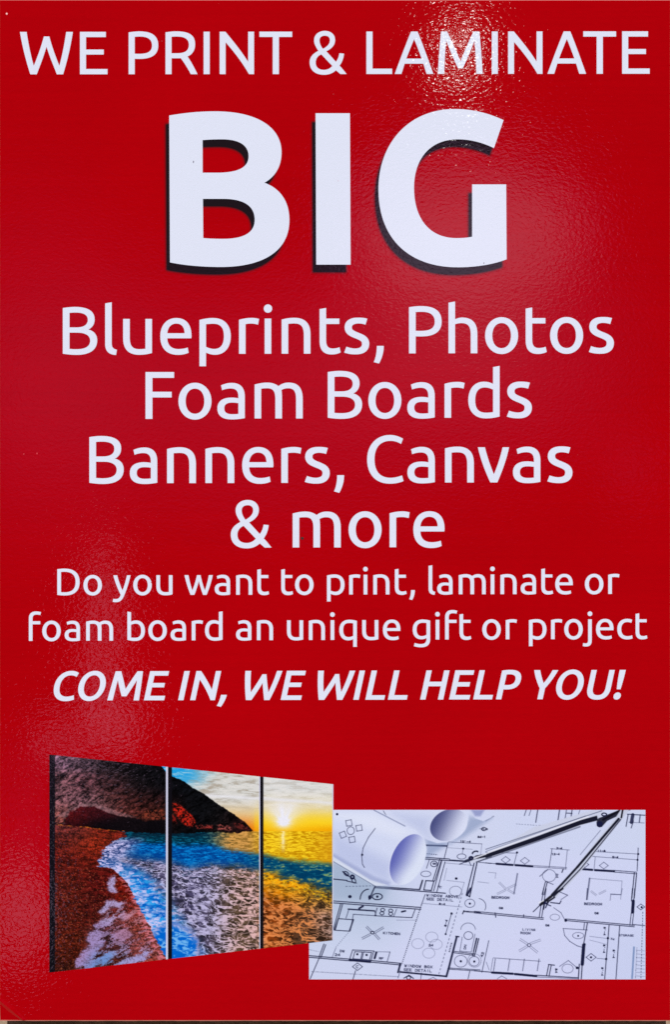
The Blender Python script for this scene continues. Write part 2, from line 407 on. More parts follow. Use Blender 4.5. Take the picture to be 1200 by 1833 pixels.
X0, X1, Y0, Y1 = -0.6, 1200.6, 1.6, 1825.2
TH = 0.006
def panel():
    # front sheet with the dented corner bottom left: the crease is a low ridge, the corner behind it bends back
    pts = [(X0, Y0, 0), (X1, Y0, 0), (X1, Y1, 0), (48, Y1, 0), (42, Y1, -.0007), (37, Y1, 0.0001),
           (X0, Y1, .0012), (X0, 1795, 0.0001), (X0, 1790, -.0006), (X0, 1784, 0),
           (18, 1805, -.0008), (14, 1809, .0001), (23, 1800, 0)]
    v = [(PX(x), d, PZ(y)) for x, y, d in pts]
    f = [(0, 9, 12, 3, 2, 1), (9, 8, 10, 12), (12, 10, 4, 3), (8, 7, 11, 10), (10, 11, 5, 4), (7, 6, 5, 11)]
    nb = len(v)
    ring = [0, 1, 2, 3, 4, 5, 6, 7, 8, 9]
    for i in ring: v.append((v[i][0], TH, v[i][2]))
    for k in range(len(ring)):
        a, b = ring[k], ring[(k + 1) % len(ring)]
        f.append((b, a, nb + k, nb + (k + 1) % len(ring)))
    f.append(tuple(nb + k for k in range(len(ring))))
    me_mats = [M_RED, M_CORE]
    o = link_mesh('panel', v, f, me_mats, sign)
    import bmesh
    bm = bmesh.new(); bm.from_mesh(o.data)
    bmesh.ops.recalc_face_normals(bm, faces=bm.faces)
    bm.to_mesh(o.data); bm.free()
    for i, p in enumerate(o.data.polygons): p.material_index = 0 if i < 6 else 1
    return o
panel()

def bar(x0, y0, x1, y1, d0, d1):
    v = [(PX(x), d, PZ(y)) for d in (d0, d1) for x, y in ((x0, y0), (x1, y0), (x1, y1), (x0, y1))]
    f = [(3, 2, 1, 0), (4, 5, 6, 7), (0, 1, 5, 4), (1, 2, 6, 5), (2, 3, 7, 6), (3, 0, 4, 7)]
    return v, f
def wavy_edge(y0, y1, mat, seed):
    rng = random.Random(seed)
    v, f = [], []
    n = 120
    for i in range(n + 1):
        x = X0 + (X1 - X0) * i / n
        j = rng.uniform(-.25, .25)
        ya, yb = (y0 + j, y1) if y0 < 100 else (y0, y1 + j)
        v += [(PX(x), .0004, PZ(ya)), (PX(x), .0004, PZ(yb)), (PX(x), .0012, PZ(ya)), (PX(x), .0012, PZ(yb))]
        if i:
            a = 4 * (i - 1); b = 4 * i
            f += [(a, a+1, b+1, b), (a+2, b+2, b+3, a+3), (a, b, b+2, a+2), (a+1, a+3, b+3, b+1)]
    f += [(0, 2, 3, 1), (4*n, 4*n+1, 4*n+3, 4*n+2)]
    return link_mesh('film_edge', v, f, mat, sign)
wavy_edge(0.0, 1.55, M_TOPEDGE, 3)['label'] = 'thin pale red film edge along the top of the sign'
wavy_edge(1825.25, 1826.7, M_EDGE, 4)['label'] = 'thin pinkish film edge along the bottom of the sign'
for yy in (420, 1400):           # the battens that hold the board off the wall
    v, f = bar(250, yy, 950, yy + 80, TH + .0002, .0195)
    link_mesh('batten', v, f, M_BRACKET, sign)

# ------------------------------------------------------------------ lettering
D_PRINT = 0.00012
def add_glyph(V, F, ch, x0, base, k, slant=0.0, kx=1.0):
    for grp in G[ch]:
        loops = [[(x0 + (x + slant * y) * k * kx, base(x0) - y * k) for x, y in l] for l in grp]
        idx = len(V)
        allp = [p for l in loops for p in l]
        tris = tessellate_polygon([[Vector((x, y, 0)) for x, y in l] for l in loops])
        V += flat(allp, D_PRINT)
        for t in tris:
            a, b, c = (allp[i] for i in t)
            ar = (b[0]-a[0])*(c[1]-a[1]) - (b[1]-a[1])*(c[0]-a[0])
            if abs(ar) < 1e-7: continue
            t = tuple(idx + i for i in t)
            F.append(t if ar < 0 else t[::-1])      # faces look towards the viewer

def base_line(xa, ya, xb, yb): return lambda x: ya + (yb - ya) * (x - xa) / (xb - xa)

K1, K2, K3, K4 = .1095, .1209, .0678, .0753
LINES = [
 ('top line', base_line(36, 133.9, 1160, 132.8), K1, 0, [
   ('WE', [35.7, 143.2]), ('PRINT', [230.4, 296.4, 364.7, 393.4, 464.6]), ('&', [554.6]),
   ('LAMINATE', [656.2, 707, 784.2, 880.8, 910, 980.5, 1044.7, 1114.2])]),
 ('line below BIG', base_line(150, 634.3, 1090, 632.0), K2, 0, [
   ('Blueprints,', [112.5, 188.3, 220.5, 287, 357.2, 428, 474, 504.4, 572.4, 617, 669.4]),
   ('Photos', [732.5, 803.3, 868.8, 941.5, 985.2, 1055.2])]),
 ('foam boards line', base_line(270, 750, 800, 748), K2, 0, [
   ('Foam', [260.6, 319.6, 389.3, 456]), ('Boards', [587, 659.7, 729.5, 796.2, 838.7, 908.3])]),
 ('banners line', base_line(160, 865.2, 1020, 863.3), K2, 0, [
   ('Banners,', [160, 232.5, 299.2, 367.9, 433.7, 503.8, 546.3, 598.3]),
   ('Canvas', [657.5, 729.7, 797, 855.9, 918.7, 980.9])]),
 ('and more line', base_line(400, 980.2, 800, 979.3), K2, 0, [
   ('&', [413.3]), ('more', [524.2, 624.3, 697.8, 740.3])]),
 ('first line of the question', base_line(100, 1065.2, 1100, 1063.0), K3, 0, [
   ('Do', [102.6, 149.4]), ('you', [203, 238.6, 280]), ('want', [330.4, 384.6, 422.9, 460.8]), ('to', [503.7, 528.4]),
   ('print,', [585.6, 625.3, 651.3, 668.6, 707.2, 733]),
   ('laminate', [767.6, 783, 821.7, 878.8, 896.3, 932.5, 969.5, 994.5]), ('or', [1047.5, 1089.3])]),
 ('second line of the question', base_line(60, 1147, 1150, 1143.4), K3, 0, [
   ('foam', [51.7, 75.7, 115.8, 154.3]), ('board', [228.1, 265.6, 305.5, 343.4, 367.1]), ('an', [422.7, 460.1]),
   ('unique', [514, 553.1, 592.1, 607.7, 648.7, 685.8]), ('gift', [739.2, 780.3, 797.2, 823]), ('or', [863.8, 905.8]),
   ('project', [947.3, 986.9, 1010.6, 1053.3, 1067.5, 1105.6, 1138.3])]),
 ('slanted line', base_line(100, 1253.7, 1100, 1251.0), K4, .217, [
   ('COME', [91.5, 135.1, 192, 257.6]), ('IN,', [318.9, 340.5, 389.2]), ('WE', [428.1, 502.6]),
   ('WILL', [558.5, 632.8, 654.3, 694.7]), ('HELP', [752.5, 804.3, 847.5, 888.2]), ('YOU!', [945.6, 991.1, 1048, 1098.6])]),
]
for lname, base, k, slant, words in LINES:
    for w, xs in words:
        V, F = [], []
        for ch, x in zip(w, xs):
            add_glyph(V, F, ('/' + ch) if slant else ch, x, base, k, slant)
        style = 'slanted bold ' if slant else ''
        link_mesh('lettering', V, F, M_WHITE, sign, f'{style}white word "{w}" in the {lname}')

# BIG: each letter a part, its printed black drop shadow a sub-part
def zone(ox, oy, s): return lambda loops: [[(ox + x / s, oy + y / s) for x, y in l] for l in loops]
zb, zg = zone(270, 180, 3.636), zone(600, 180, 3.636)
BIGS = {
 'B': zb(path('M120,100 C210,85 300,73 420,73 C700,73 852,180 852,340 C852,430 810,500 740,537 C845,575 903,660 903,780 C903,980 735,1085 455,1085 C340,1085 220,1075 125,1055 Z '
      'M338,472 L430,472 C565,472 637,440 637,365 C637,290 570,255 465,255 C420,255 380,256 338,260 Z '
      'M340,642 L470,642 C610,642 677,690 677,778 C677,860 610,902 470,902 C420,902 375,900 342,897 Z', 40)),
 'I': [[(565.2, 203.5), (626.8, 203.5), (628, 474.2), (566.4, 474.2)]],
 'G': zg(path('M1098,130 C1000,85 900,58 780,58 C480,58 283,280 283,580 C283,900 480,1087 800,1087 C930,1087 1040,1065 1118,1035 L1115,548 L893,548 L893,888 C860,895 830,897 790,897 C615,897 515,770 515,570 C515,380 620,255 800,255 C890,255 970,280 1035,312 Z', 40)),
}
def resample(l, step=1.6):
    l = np.array(list(l) + [l[0]], dtype=float)
    s = np.r_[0, np.cumsum(np.linalg.norm(np.diff(l, axis=0), axis=1))]
    n = max(8, int(s[-1] / step))
    t = np.linspace(0, s[-1], n, endpoint=False)
    return np.stack([np.interp(t, s, l[:, 0]), np.interp(t, s, l[:, 1])], 1)
def area(l): return 0.5 * np.sum(l[:, 0] * np.roll(l[:, 1], -1) - np.roll(l[:, 0], -1) * l[:, 1])
M_SHADOW = laminated('laminated_shadow_print', attr='print_colour')
def tri_fill(loops, depth):
    allp = [tuple(p) for l in loops for p in l]
    tris = tessellate_polygon([[Vector((x, y, 0)) for x, y in l] for l in loops])
    F = []
    for t in tris:
        a, b, c = (allp[i] for i in t)
        ar = (b[0]-a[0])*(c[1]-a[1]) - (b[1]-a[1])*(c[0]-a[0])
        if abs(ar) < 1e-7: continue
        F.append(tuple(t) if ar < 0 else tuple(t)[::-1])
    return allp, F
for ch, loops in BIGS.items():
    P, F = tri_fill(loops, D_PRINT)
    lo = link_mesh('letter', flat(P, D_PRINT), F, M_WHITE, sign, f'huge bold white letter {ch} of the word BIG')
    dx, dy, soft = -7.2, 14.8, 3.8
    inner, rings = [], []
    V, FF, C = [], [], []
    black, red = lin((30, 22, 27)), lin(RED)
    for i, l in enumerate(loops):
        p = resample(l)
        # round the corners a little
        for _ in range(3): p = (np.roll(p, 1, 0) + 2 * p + np.roll(p, -1, 0)) / 4
        p = p + (dx, dy)
        t = np.roll(p, -1, 0) - np.roll(p, 1, 0); t /= np.linalg.norm(t, axis=1)[:, None]
        n = np.stack([t[:, 1], -t[:, 0]], 1)
        if area(p) < 0: n = -n
        if i > 0: n = -n                       # n points out of the ink
        rings.append((p, n)); inner.append((p - n * soft / 2).tolist())
    P, F = tri_fill(inner, 0)
    V = flat(P, 0.00006); C = [(*black, 1)] * len(P); FF = list(F)
    off = 0
    for (p, n), inn in zip(rings, inner):
        m = len(inn)
        prev = list(range(off, off + m)); off += m
        for w, mixv in ((0, .45), (soft / 2, .82), (soft, 1.0)):
            o = len(V)
            V += flat((p + n * w).tolist(), 0.00006)
            cc = black * (1 - mixv) + red * mixv
            C += [(*cc, 1)] * m
            for j in range(m):
                a, b = prev[j], prev[(j+1) % m]; c, d = o + (j+1) % m, o + j
                q = (a, b, c, d)
                A, B2, C2 = (np.array(V[x])[[0, 2]] for x in q[:3])
                ar = (B2[0]-A[0])*(C2[1]-A[1]) - (B2[1]-A[1])*(C2[0]-A[0])
                FF.append(q if ar > 0 else q[::-1])
            prev = list(range(o, o + m))
    sh = link_mesh('drop_shadow', V, FF, M_SHADOW, lo, f'black printed drop shadow of the letter {ch}', C)

# ------------------------------------------------------------------ procedural printing of the two pictures
def vnoise(x, y, seed):
    rng = np.random.RandomState(seed)
    T = rng.rand(256, 256)
    xi, yi = np.floor(x).astype(int), np.floor(y).astype(int)
    fx, fy = x - xi, y - yi
    fx, fy = fx*fx*(3-2*fx), fy*fy*(3-2*fy)
    g = lambda a, b: T[a % 256, b % 256]
    return (g(xi, yi)*(1-fx) + g(xi+1, yi)*fx)*(1-fy) + (g(xi, yi+1)*(1-fx) + g(xi+1, yi+1)*fx)*fy
def fbm(x, y, seed, o=4, r=.55):
    s = 0; a = 1; t = 0
    for k in range(o):
        s = s + a * vnoise(x * 2**k + 17*k, y * 2**k + 31*k, seed + k); t += a; a *= r
    return s / t
def sst(a, b, x):
    t = np.clip((x - a) / (b - a), 0, 1); return t*t*(3-2*t)
def in_poly(X, Y, poly):
    r = np.zeros(X.shape, bool); n = len(poly)
    for i in range(n):
        x0, y0 = poly[i]; x1, y1 = poly[(i+1) % n]
        if y0 == y1: continue
        c = ((y0 > Y) != (y1 > Y)) & (X < (x1-x0)*(Y-y0)/(y1-y0) + x0)
        r ^= c
    return r
def soft_poly(X, Y, poly, soft=1.0):
    """signed coverage of a polygon with soft edges"""
    d = np.full(X.shape, 1e9); n = len(poly)
    for i in range(n):
        x0, y0 = poly[i]; x1, y1 = poly[(i+1) % n]
        dx, dy = x1-x0, y1-y0; L2 = dx*dx+dy*dy + 1e-9
        t = np.clip(((X-x0)*dx + (Y-y0)*dy)/L2, 0, 1)
        d = np.minimum(d, np.hypot(X-x0-t*dx, Y-y0-t*dy))
    s = np.where(in_poly(X, Y, poly), d, -d)
    return sst(-soft, soft, s)
def field(X, Y, pts, sx=26, sy=16):
    W = 1e-12; A = 0
    for x, y, c in pts:
        w = np.exp(-0.5*(((X-x)/sx)**2 + ((Y-y)/sy)**2)) + 1e-7/(1 + ((X-x)**2+(Y-y)**2)/400)
        A = A + w[..., None]*np.array(c, float); W = W + w
    return A / W[..., None]
def over(img, m, c): 
    m = m[..., None]; return img*(1-m) + np.asarray(c, float)*m

def grid_object(name, img, X, Y, depth, parent, label, quad=None):
    ny, nx = X.shape
    v = np.stack([(X.ravel() - 600)*S, np.full(X.size, -depth), (916.5 - Y.ravel())*S], 1)
    i = np.arange(ny-1)[:, None]*nx + np.arange(nx-1)[None]
    i = i.ravel()
    f = np.stack([i, i+nx, i+nx+1, i+1], 1)
    c = np.concatenate([lin(np.clip(img.reshape(-1, 3), 0, 255)), np.ones((X.size, 1))], 1)
    return link_mesh(name, v.tolist(), f.tolist(), M_PICT, parent, label, c)

def top_y(x): return 1350.2 + (x - 88.3) * (1403.4 - 1350.2) / (597 - 88.3)
def bot_y(x): return 1740.2 + (x - 88.3) * (1682.5 - 1740.2) / (597 - 88.3)

def seascape(X, Y):
    """the printed beach at sunset, in photograph pixels; colours are the print's own"""
    rng = np.random.RandomState(5)
    L3 = lambda a, b, t: np.asarray(a, float)*(1-t[..., None]) + np.asarray(b, float)*t[..., None]
    itp = lambda xs, ys: np.interp(X, xs, ys)
    # ---- sky
    hy = 1487.5
    t = np.clip((hy - Y)/110, 0, 1)
    warm = L3((232, 120, 20), (226, 196, 140), sst(0, .34, t))
    warm = L3(warm, (206, 208, 204), sst(.22, .55, t))
    yel = L3((240, 165, 5), (248, 212, 40), sst(0, .16, t)); yel = L3(yel, (226, 214, 170), sst(.12, .42, t)); yel = L3(yel, (214, 217, 216), sst(.35, .7, t))
    img = L3(warm, yel, sst(440, 480, X))
    bl = sst(415, 330, X + (Y-1370)*.9 + 26*(fbm(X/20, Y/7, 12, 3)-.5))*sst(1425, 1398, Y)
    img = over(img, bl, (30, 160, 226))
    cl = fbm(X/30, Y/4.6, 11, 5, .6); cl2 = fbm(X/13, Y/3.2, 14, 4, .6)
    puff = sst(.47, .66, cl*.55+cl2*.45)*sst(1465, 1425, Y)
    img = over(img, puff*.55, (232, 230, 226))
    img = over(img, sst(.52, .36, cl*.5+cl2*.5)*sst(1458, 1420, Y)*sst(.9, .3, bl)*(.65 - .4*sst(460, 490, X)), (158, 146, 128))
    img = over(img, np.exp(-((Y-1425-(X-400)*.06)/3.2)**2)*sst(345, 370, X)*.8, (228, 230, 236))
    img = over(img, .75*np.exp(-(((X-508)/62)**2 + ((Y-1476)/20)**2))*(X > 455), (250, 204, 16))
    g = np.exp(-(((X-508)/13)**2 + ((Y-1472)/10)**2)) + .95*np.exp(-(((X-508)/30)**2 + ((Y-1452)/20)**2))
    rays = .5 + .5*np.cos(np.arctan2(Y-1474, X-508)*11)
    img = over(img, np.clip(g*(.9+.15*rays), 0, 1), (234, 236, 248))
    # ---- sea
    nearer = sst(1500, 1600, Y)
    mixn = lambda a, b: a*(1-nearer) + b*nearer
    wob = 9*(fbm(X/34, Y/16, 15, 3)-.5)
    Yw = Y + wob
    w1 = mixn(fbm(X/8, Y/1.5, 21, 4, .6), fbm(X/15, Y/4.2 + X/60, 22, 4, .6))
    w2 = mixn(fbm(X/4.2, Y/1.4, 33, 3, .6), fbm(X/6, Y/2.6, 34, 3, .6))
    w = w1*.62 + w2*.38
    cen = itp([200, 300, 340, 380, 430, 480, 540, 600], [1516, 1524, 1532, 1528, 1534, 1544, 1558, 1570])
    hw = itp([200, 300, 340, 380, 430, 480, 540, 600], [10, 15, 19, 15, 12, 12, 16, 22])
    jit = (w-.5)*34
    above = sst(7, -7, Yw + jit*.5 - (cen-hw)); below = sst(-8, 13, Yw + jit*.9 - (cen+hw))
    gx = sst(365, 420, X + (w-.5)*60)
    teal = L3((0, 38, 58), (10, 92, 118), sst(.42, .66, w))
    gold = L3(L3((150, 112, 48), (216, 160, 84), sst(.4, .6, w)), L3((196, 140, 4), (250, 212, 34), sst(.4, .6, w)), sst(440, 485, X))
    gold = L3(gold, (212, 150, 22), sst(545, 600, X)*.6)
    up = L3(teal, gold, gx)
    band = L3(L3((0, 62, 140), (8, 134, 214), sst(.40, .66, w)), L3((0, 58, 96), (18, 116, 140), sst(.42, .7, w)), sst(400, 500, X))
    band = over(band, sst(.56, .66, w)*sst(420, 500, X)*.7, (178, 178, 84))
    sea = up*above[..., None] + band*(1-above[..., None])
    # shallow water: dark body with a lace of foam
    depth = np.clip((Yw - (cen+hw))/95, 0, 1)
    body = L3((66, 62, 92), (84, 66, 50), sst(350, 430, X))
    body = L3(body, L3((222, 142, 8), (128, 58, 16), sst(.15, .75, depth)), sst(458, 480, X + (w-.5)*40))
    body = L3(body, (66, 50, 40), sst(520, 585, X + depth*40)*.85)
    body = body*(.62 + .5*sst(.35, .65, fbm(X/9, Y/4, 35, 3)))[..., None]
    wx = X + 16*(fbm(X/26, Y/15, 63, 3)-.5); wy = Y + 11*(fbm(X/24, Y/12, 67, 3)-.5) - .10*X
    rid = lambda a, b, sd, k: 1 - np.abs(2*fbm(wx/a, wy/b, sd, 3, .5) - 1)*k
    fa = sst(.15, .55, depth)
    r1 = rid(12, 3.6, 61, 4.6)*(1-fa) + rid(19, 8.5, 62, 4.6)*fa
    r2 = rid(8, 2.6, 69, 4.0)*(1-fa) + rid(9.5, 5.0, 70, 4.2)*fa
    lace = np.clip(sst(.05, .75, r1) + .75*sst(.25, .95, r2), 0, 1)
    lace = lace*(.45 + .55*sst(.0, .18, depth))*(.7 + .5*sst(.35, .6, w2))
    foamc = L3((200, 196, 236), (236, 194, 196), sst(370, 440, X))
    foamc = L3(foamc, L3((250, 196, 26), (236, 146, 82), sst(.1, .6, depth)), sst(455, 480, X))
    foamc = L3(foamc, (196, 160, 148), sst(545, 590, X)*sst(.2, .6, depth))
    low = body*(1-np.clip(lace, 0, 1)[..., None]*.9) + foamc*np.clip(lace, 0, 1)[..., None]*.9
    low = over(low, sst(.50, .36, w)*sst(.4, .0, depth)*.45, (30, 80, 100))
    sea = sea*(1-below[..., None]) + low*below[..., None]
    # surf close to the beach, bright blue under white
    edge = np.interp(Y, [1490, 1507, 1541, 1554, 1576, 1599, 1624, 1655, 1686, 1714, 1745], [224, 201, 172, 200, 224, 238, 251, 267, 283, 297, 318])
    off = X - edge
    bandw = itp([172, 230, 300], [60, 62, 60]) + (Y-1600)*.12
    surf = sst(bandw*1.25, bandw*.55, off + 14*(w-.5))*sst(1494, 1508, Y)
    sblue = L3((0, 96, 196), (40, 158, 236), sst(.4, .62, w1)); sblue = L3((36, 60, 118), sblue, sst(1520, 1585, Y))
    fo = fbm(wx/8 + .3*wy/8, wy/3.6, 77, 4, .6)
    rimf = sst(26, 4, off + 20*(fo-.5))
    sf = np.clip(sst(.50, .62, fo)*.8 + rimf*.8*sst(.42, .56, w2) + .65*sst(1570, 1530, Y)*sst(.45, .6, w2), 0, 1)*(.55 + .6*sst(.35, .65, w1))
    surfc = L3(sblue, (202, 198, 242), np.clip(sf, 0, 1))
    sea = over(sea, surf, surfc)
    # the blue pool at the foot of the middle panel and its pink rim
    pool = sst(1.15, .75, np.hypot((X-312)/44, (Y-1706-(X-312)*.1)/56) + .35*(fo-.5))*sst(1640, 1665, Y + (X-300)*-.2)
    sea = over(sea, np.clip(4*pool*(1-pool), 0, 1)*.7, (224, 180, 214))
    sea = over(sea, pool, L3((0, 100, 206), (110, 180, 240), sst(.45, .68, fo)))
    img = np.where((Y > hy)[..., None], sea, img)
    colm = np.exp(-((X-507)/3.4)**2)*sst(1532, 1500, Y)*(Y > hy)*sst(.30, .5, fbm(X/8, Y/1.8, 8, 3))
    img = over(img, colm, (244, 240, 240))
    img = over(img, np.exp(-((X-507)/14)**2)*sst(1540, 1490, Y)*(Y > hy)*.45, (252, 224, 70))
    # ---- headland
    cl_poly = [(60, 1330), (270, 1330), (287, 1368), (298, 1382), (307, 1388.5), (330, 1398), (340, 1406.5), (369, 1423), (386, 1436), (403, 1447), (420, 1458), (437, 1469.5),
               (444, 1476), (453, 1486), (440, 1488), (424, 1490.5), (380, 1489), (340, 1491), (305, 1492), (260, 1491), (224, 1488), (181, 1483.5), (150, 1480), (116, 1477), (60, 1474)]
    jx = (fbm(X/5, Y/5, 71, 3)-.5)*5
    cm = soft_poly(X + jx*.6, Y + jx, cl_poly, .8)
    cb = field(X, Y, [(105, 1360, (120, 88, 108)), (150, 1362, (82, 62, 74)), (200, 1372, (34, 26, 30)), (260, 1380, (16, 15, 19)), (105, 1400, (112, 74, 82)), (150, 1400, (96, 58, 66)),
        (200, 1405, (60, 36, 40)), (250, 1410, (26, 20, 23)), (290, 1400, (12, 12, 16)), (105, 1435, (116, 76, 84)), (150, 1432, (112, 76, 86)), (200, 1432, (76, 38, 38)), (240, 1432, (60, 28, 28)), (285, 1435, (40, 20, 22)),
        (110, 1460, (122, 66, 60)), (180, 1443, (132, 94, 100)), (215, 1455, (96, 48, 46)), (255, 1455, (92, 40, 34)), (285, 1458, (80, 36, 28)),
        (320, 1410, (10, 12, 16)), (360, 1440, (11, 12, 15)), (400, 1465, (18, 17, 19)), (430, 1475, (44, 20, 20)), (340, 1475, (10, 10, 13)), (280, 1480, (10, 8, 11)), (180, 1475, (20, 10, 13))], 20, 13)
    st = fbm((X*.86 - Y*.5)/9, (X*.5 + Y*.86)/3.2, 91, 5, .68)
    st2 = fbm(X/2.6, Y/2.2, 97, 3, .6)
    st0 = fbm((X*.86 - Y*.5)/26, (X*.5 + Y*.86)/8, 93, 3, .6)
    cb = cb*(.12 + 1.5*sst(.30, .74, st*.5 + st2*.3 + st0*.2))[..., None]
    led = [(96, 1462), (118, 1452), (148, 1437), (170, 1438), (196, 1447), (243, 1462), (222, 1463), (190, 1456), (165, 1446), (145, 1446), (118, 1462)]
    cb = over(cb, soft_poly(X+jx, Y+jx, led, 2.2)*.5*(.5+st2), (150, 112, 120))
    cave = [(112, 1478), (118, 1466), (126, 1452), (146, 1443), (168, 1443), (190, 1453), (215, 1460), (243, 1464), (262, 1470), (300, 1466), (310, 1493), (240, 1492), (180, 1485)]
    cc = field(X, Y, [(125, 1460, (84, 16, 18)), (150, 1455, (72, 14, 20)), (175, 1458, (46, 12, 18)), (130, 1474, (40, 8, 12)), (180, 1475, (12, 8, 12)), (230, 1475, (14, 10, 14)), (285, 1480, (10, 8, 12))], 18, 8)
    cb = over(cb, soft_poly(X+jx, Y+jx, cave, 1.6)*.96, cc*(.4+1.1*st2[..., None]))
    for poly, c in (([(309, 1437), (318, 1437), (332, 1449), (345, 1460), (351, 1472), (345, 1479), (330, 1476), (322, 1468), (311, 1452)], (178, 34, 22)),
                    ([(309, 1458), (315, 1464), (317, 1474), (309, 1470)], (150, 28, 22)), ([(340, 1462), (350, 1473), (340, 1481)], (160, 34, 26)),
                    ([(350, 1476), (382, 1478), (380, 1484), (352, 1482)], (135, 46, 42)), ([(388, 1476), (400, 1475), (416, 1481), (412, 1487), (390, 1485)], (150, 72, 68)),
                    ([(418, 1474), (430, 1471), (445, 1483), (424, 1483)], (90, 32, 30)), ([(258, 1452), (296, 1448), (296, 1464), (270, 1468), (252, 1462)], (116, 50, 36))):
        cb = over(cb, soft_poly(X+jx, Y+jx, poly, 1.8)*sst(.34, .6, st*.5+st2*.5), np.array(c, float)*(.4+1.0*st2[..., None]))
    img = img*(1-cm[..., None]) + cb*cm[..., None]
    img = over(img, sst(1490, 1493, Y)*sst(1500, 1493, Y)*sst(230, 250, X)*sst(400, 360, X)*.6, (6, 24, 40))
    # ---- beach
    sh = [(60, 1474), (116, 1477), (150, 1480), (181, 1484), (224, 1488.5), (222, 1492), (228, 1497), (214, 1502), (201, 1507), (192, 1514), (181, 1526), (185, 1532), (172, 1541), (180, 1546), (171, 1550),
          (188, 1552), (201, 1554), (214, 1566), (224, 1576), (233, 1588), (238, 1599), (243, 1612), (251, 1624), (258, 1640), (267, 1655), (275, 1672), (283, 1686), (290, 1700), (297, 1714), (297, 1760), (60, 1760)]
    js = (fbm(X/6, Y/3, 111, 4)-.5)*9
    bm = soft_poly(X + js*1.2, Y + js*.5, sh, .9)
    bc = field(X, Y, [(110, 1482, (124, 56, 56)), (150, 1486, (108, 44, 42)), (200, 1491, (104, 30, 26)), (120, 1505, (120, 36, 24)), (170, 1505, (170, 48, 20)), (195, 1500, (150, 42, 22)),
        (120, 1540, (108, 28, 20)), (160, 1535, (118, 30, 20)), (120, 1580, (104, 30, 20)), (180, 1570, (96, 20, 17)), (220, 1590, (138, 26, 14)), (235, 1605, (158, 34, 16)), (200, 1600, (84, 18, 18)),
        (120, 1640, (96, 28, 18)), (170, 1620, (88, 24, 19)), (230, 1640, (128, 60, 62)), (255, 1650, (165, 68, 52)), (120, 1700, (96, 30, 16)), (200, 1680, (96, 50, 58)), (270, 1690, (165, 84, 86)), (285, 1710, (150, 62, 46)), (200, 1720, (82, 32, 26)), (110, 1730, (64, 24, 16))], 20, 16)
    sp = fbm(X/1.9, Y/1.6, 131, 2, .7)
    sp3 = fbm(X/9, Y/2.6, 137, 4, .6)
    bc = bc*(.30 + 1.05*sst(.2, .85, sp*.5+sp3*.5))[..., None]
    bc = over(bc, sst(.74, .84, sp)*sst(1500, 1570, Y)*.6, (180, 110, 76))
    tongues = [[(196, 1572), (206, 1566), (208, 1576), (204, 1584), (210, 1598), (196, 1596), (192, 1588)],
               [(190, 1612), (204, 1610), (214, 1616), (228, 1615), (214, 1624), (200, 1622), (182, 1636), (176, 1632), (186, 1624)],
               [(168, 1656), (182, 1646), (206, 1640), (200, 1650), (186, 1658), (170, 1662)],
               [(153, 1682), (160, 1668), (176, 1664), (186, 1668), (178, 1680), (164, 1690)],
               [(134, 1720), (150, 1700), (168, 1688), (188, 1682), (186, 1692), (172, 1702), (166, 1716), (150, 1728), (136, 1732)],
               [(150, 1722), (175, 1714), (196, 1702), (212, 1700), (204, 1712), (190, 1724), (170, 1730), (154, 1734)],
               [(208, 1726), (222, 1716), (250, 1708), (272, 1702), (262, 1714), (240, 1724), (216, 1730)],
               [(196, 1672), (214, 1664), (232, 1666), (240, 1674), (224, 1682), (206, 1680)],
               [(212, 1640), (232, 1634), (238, 1640), (220, 1648)]]
    fm = 0
    for tg in tongues: fm = np.maximum(fm, soft_poly(X+js*.9, Y+js*.5, tg, 3.0))
    diag = fbm((X*.87 - Y*.5)/16, (X*.5 + Y*.87)/4.6, 141, 4, .6)
    zone_ = soft_poly(X+js, Y+js, [(192, 1632), (232, 1612), (258, 1640), (286, 1700), (240, 1738), (140, 1740), (165, 1680)], 9)
    speck = zone_*sst(.50, .62, diag*.7 + sp*.3)
    fm = np.clip(fm*(.7+.4*sst(.3, .7, sp)) + speck*.75, 0, 1)
    fc = field(X, Y, [(200, 1580, (172, 160, 208)), (200, 1620, (172, 160, 208)), (170, 1680, (158, 138, 190)), (150, 1710, (170, 136, 188)), (180, 1722, (96, 146, 210)), (230, 1715, (160, 156, 210)), (240, 1670, (168, 122, 156)), (255, 1640, (192, 126, 140))], 18, 14)
    bc = bc*(1-fm[..., None]) + fc*fm[..., None]
    bc = over(bc, soft_poly(X+js*2, Y+js, [(205, 1556), (250, 1610), (297, 1712), (297, 1690), (300, 1760), (282, 1712), (255, 1655), (236, 1612)], 3)*sst(.45, .65, sp3)*.7, (222, 130, 150))
    img = img*(1-bm[..., None]) + bc*bm[..., None]
    return np.clip(img*(1 + .06*(rng.rand(*X.shape)-.5))[..., None], 0, 255)

def strip(x0, x1, step=.85):
    nx = max(2, int(round((x1-x0)/step))+1); ny = 460
    xs = np.linspace(x0, x1, nx)
    t = np.linspace(0, 1, ny)[:, None]
    X = np.repeat(xs[None], ny, 0)
    Y = top_y(X)*(1-t) + bot_y(X)*t
    return X, Y
frame = bpy.data.objects.new('beach_picture', None)
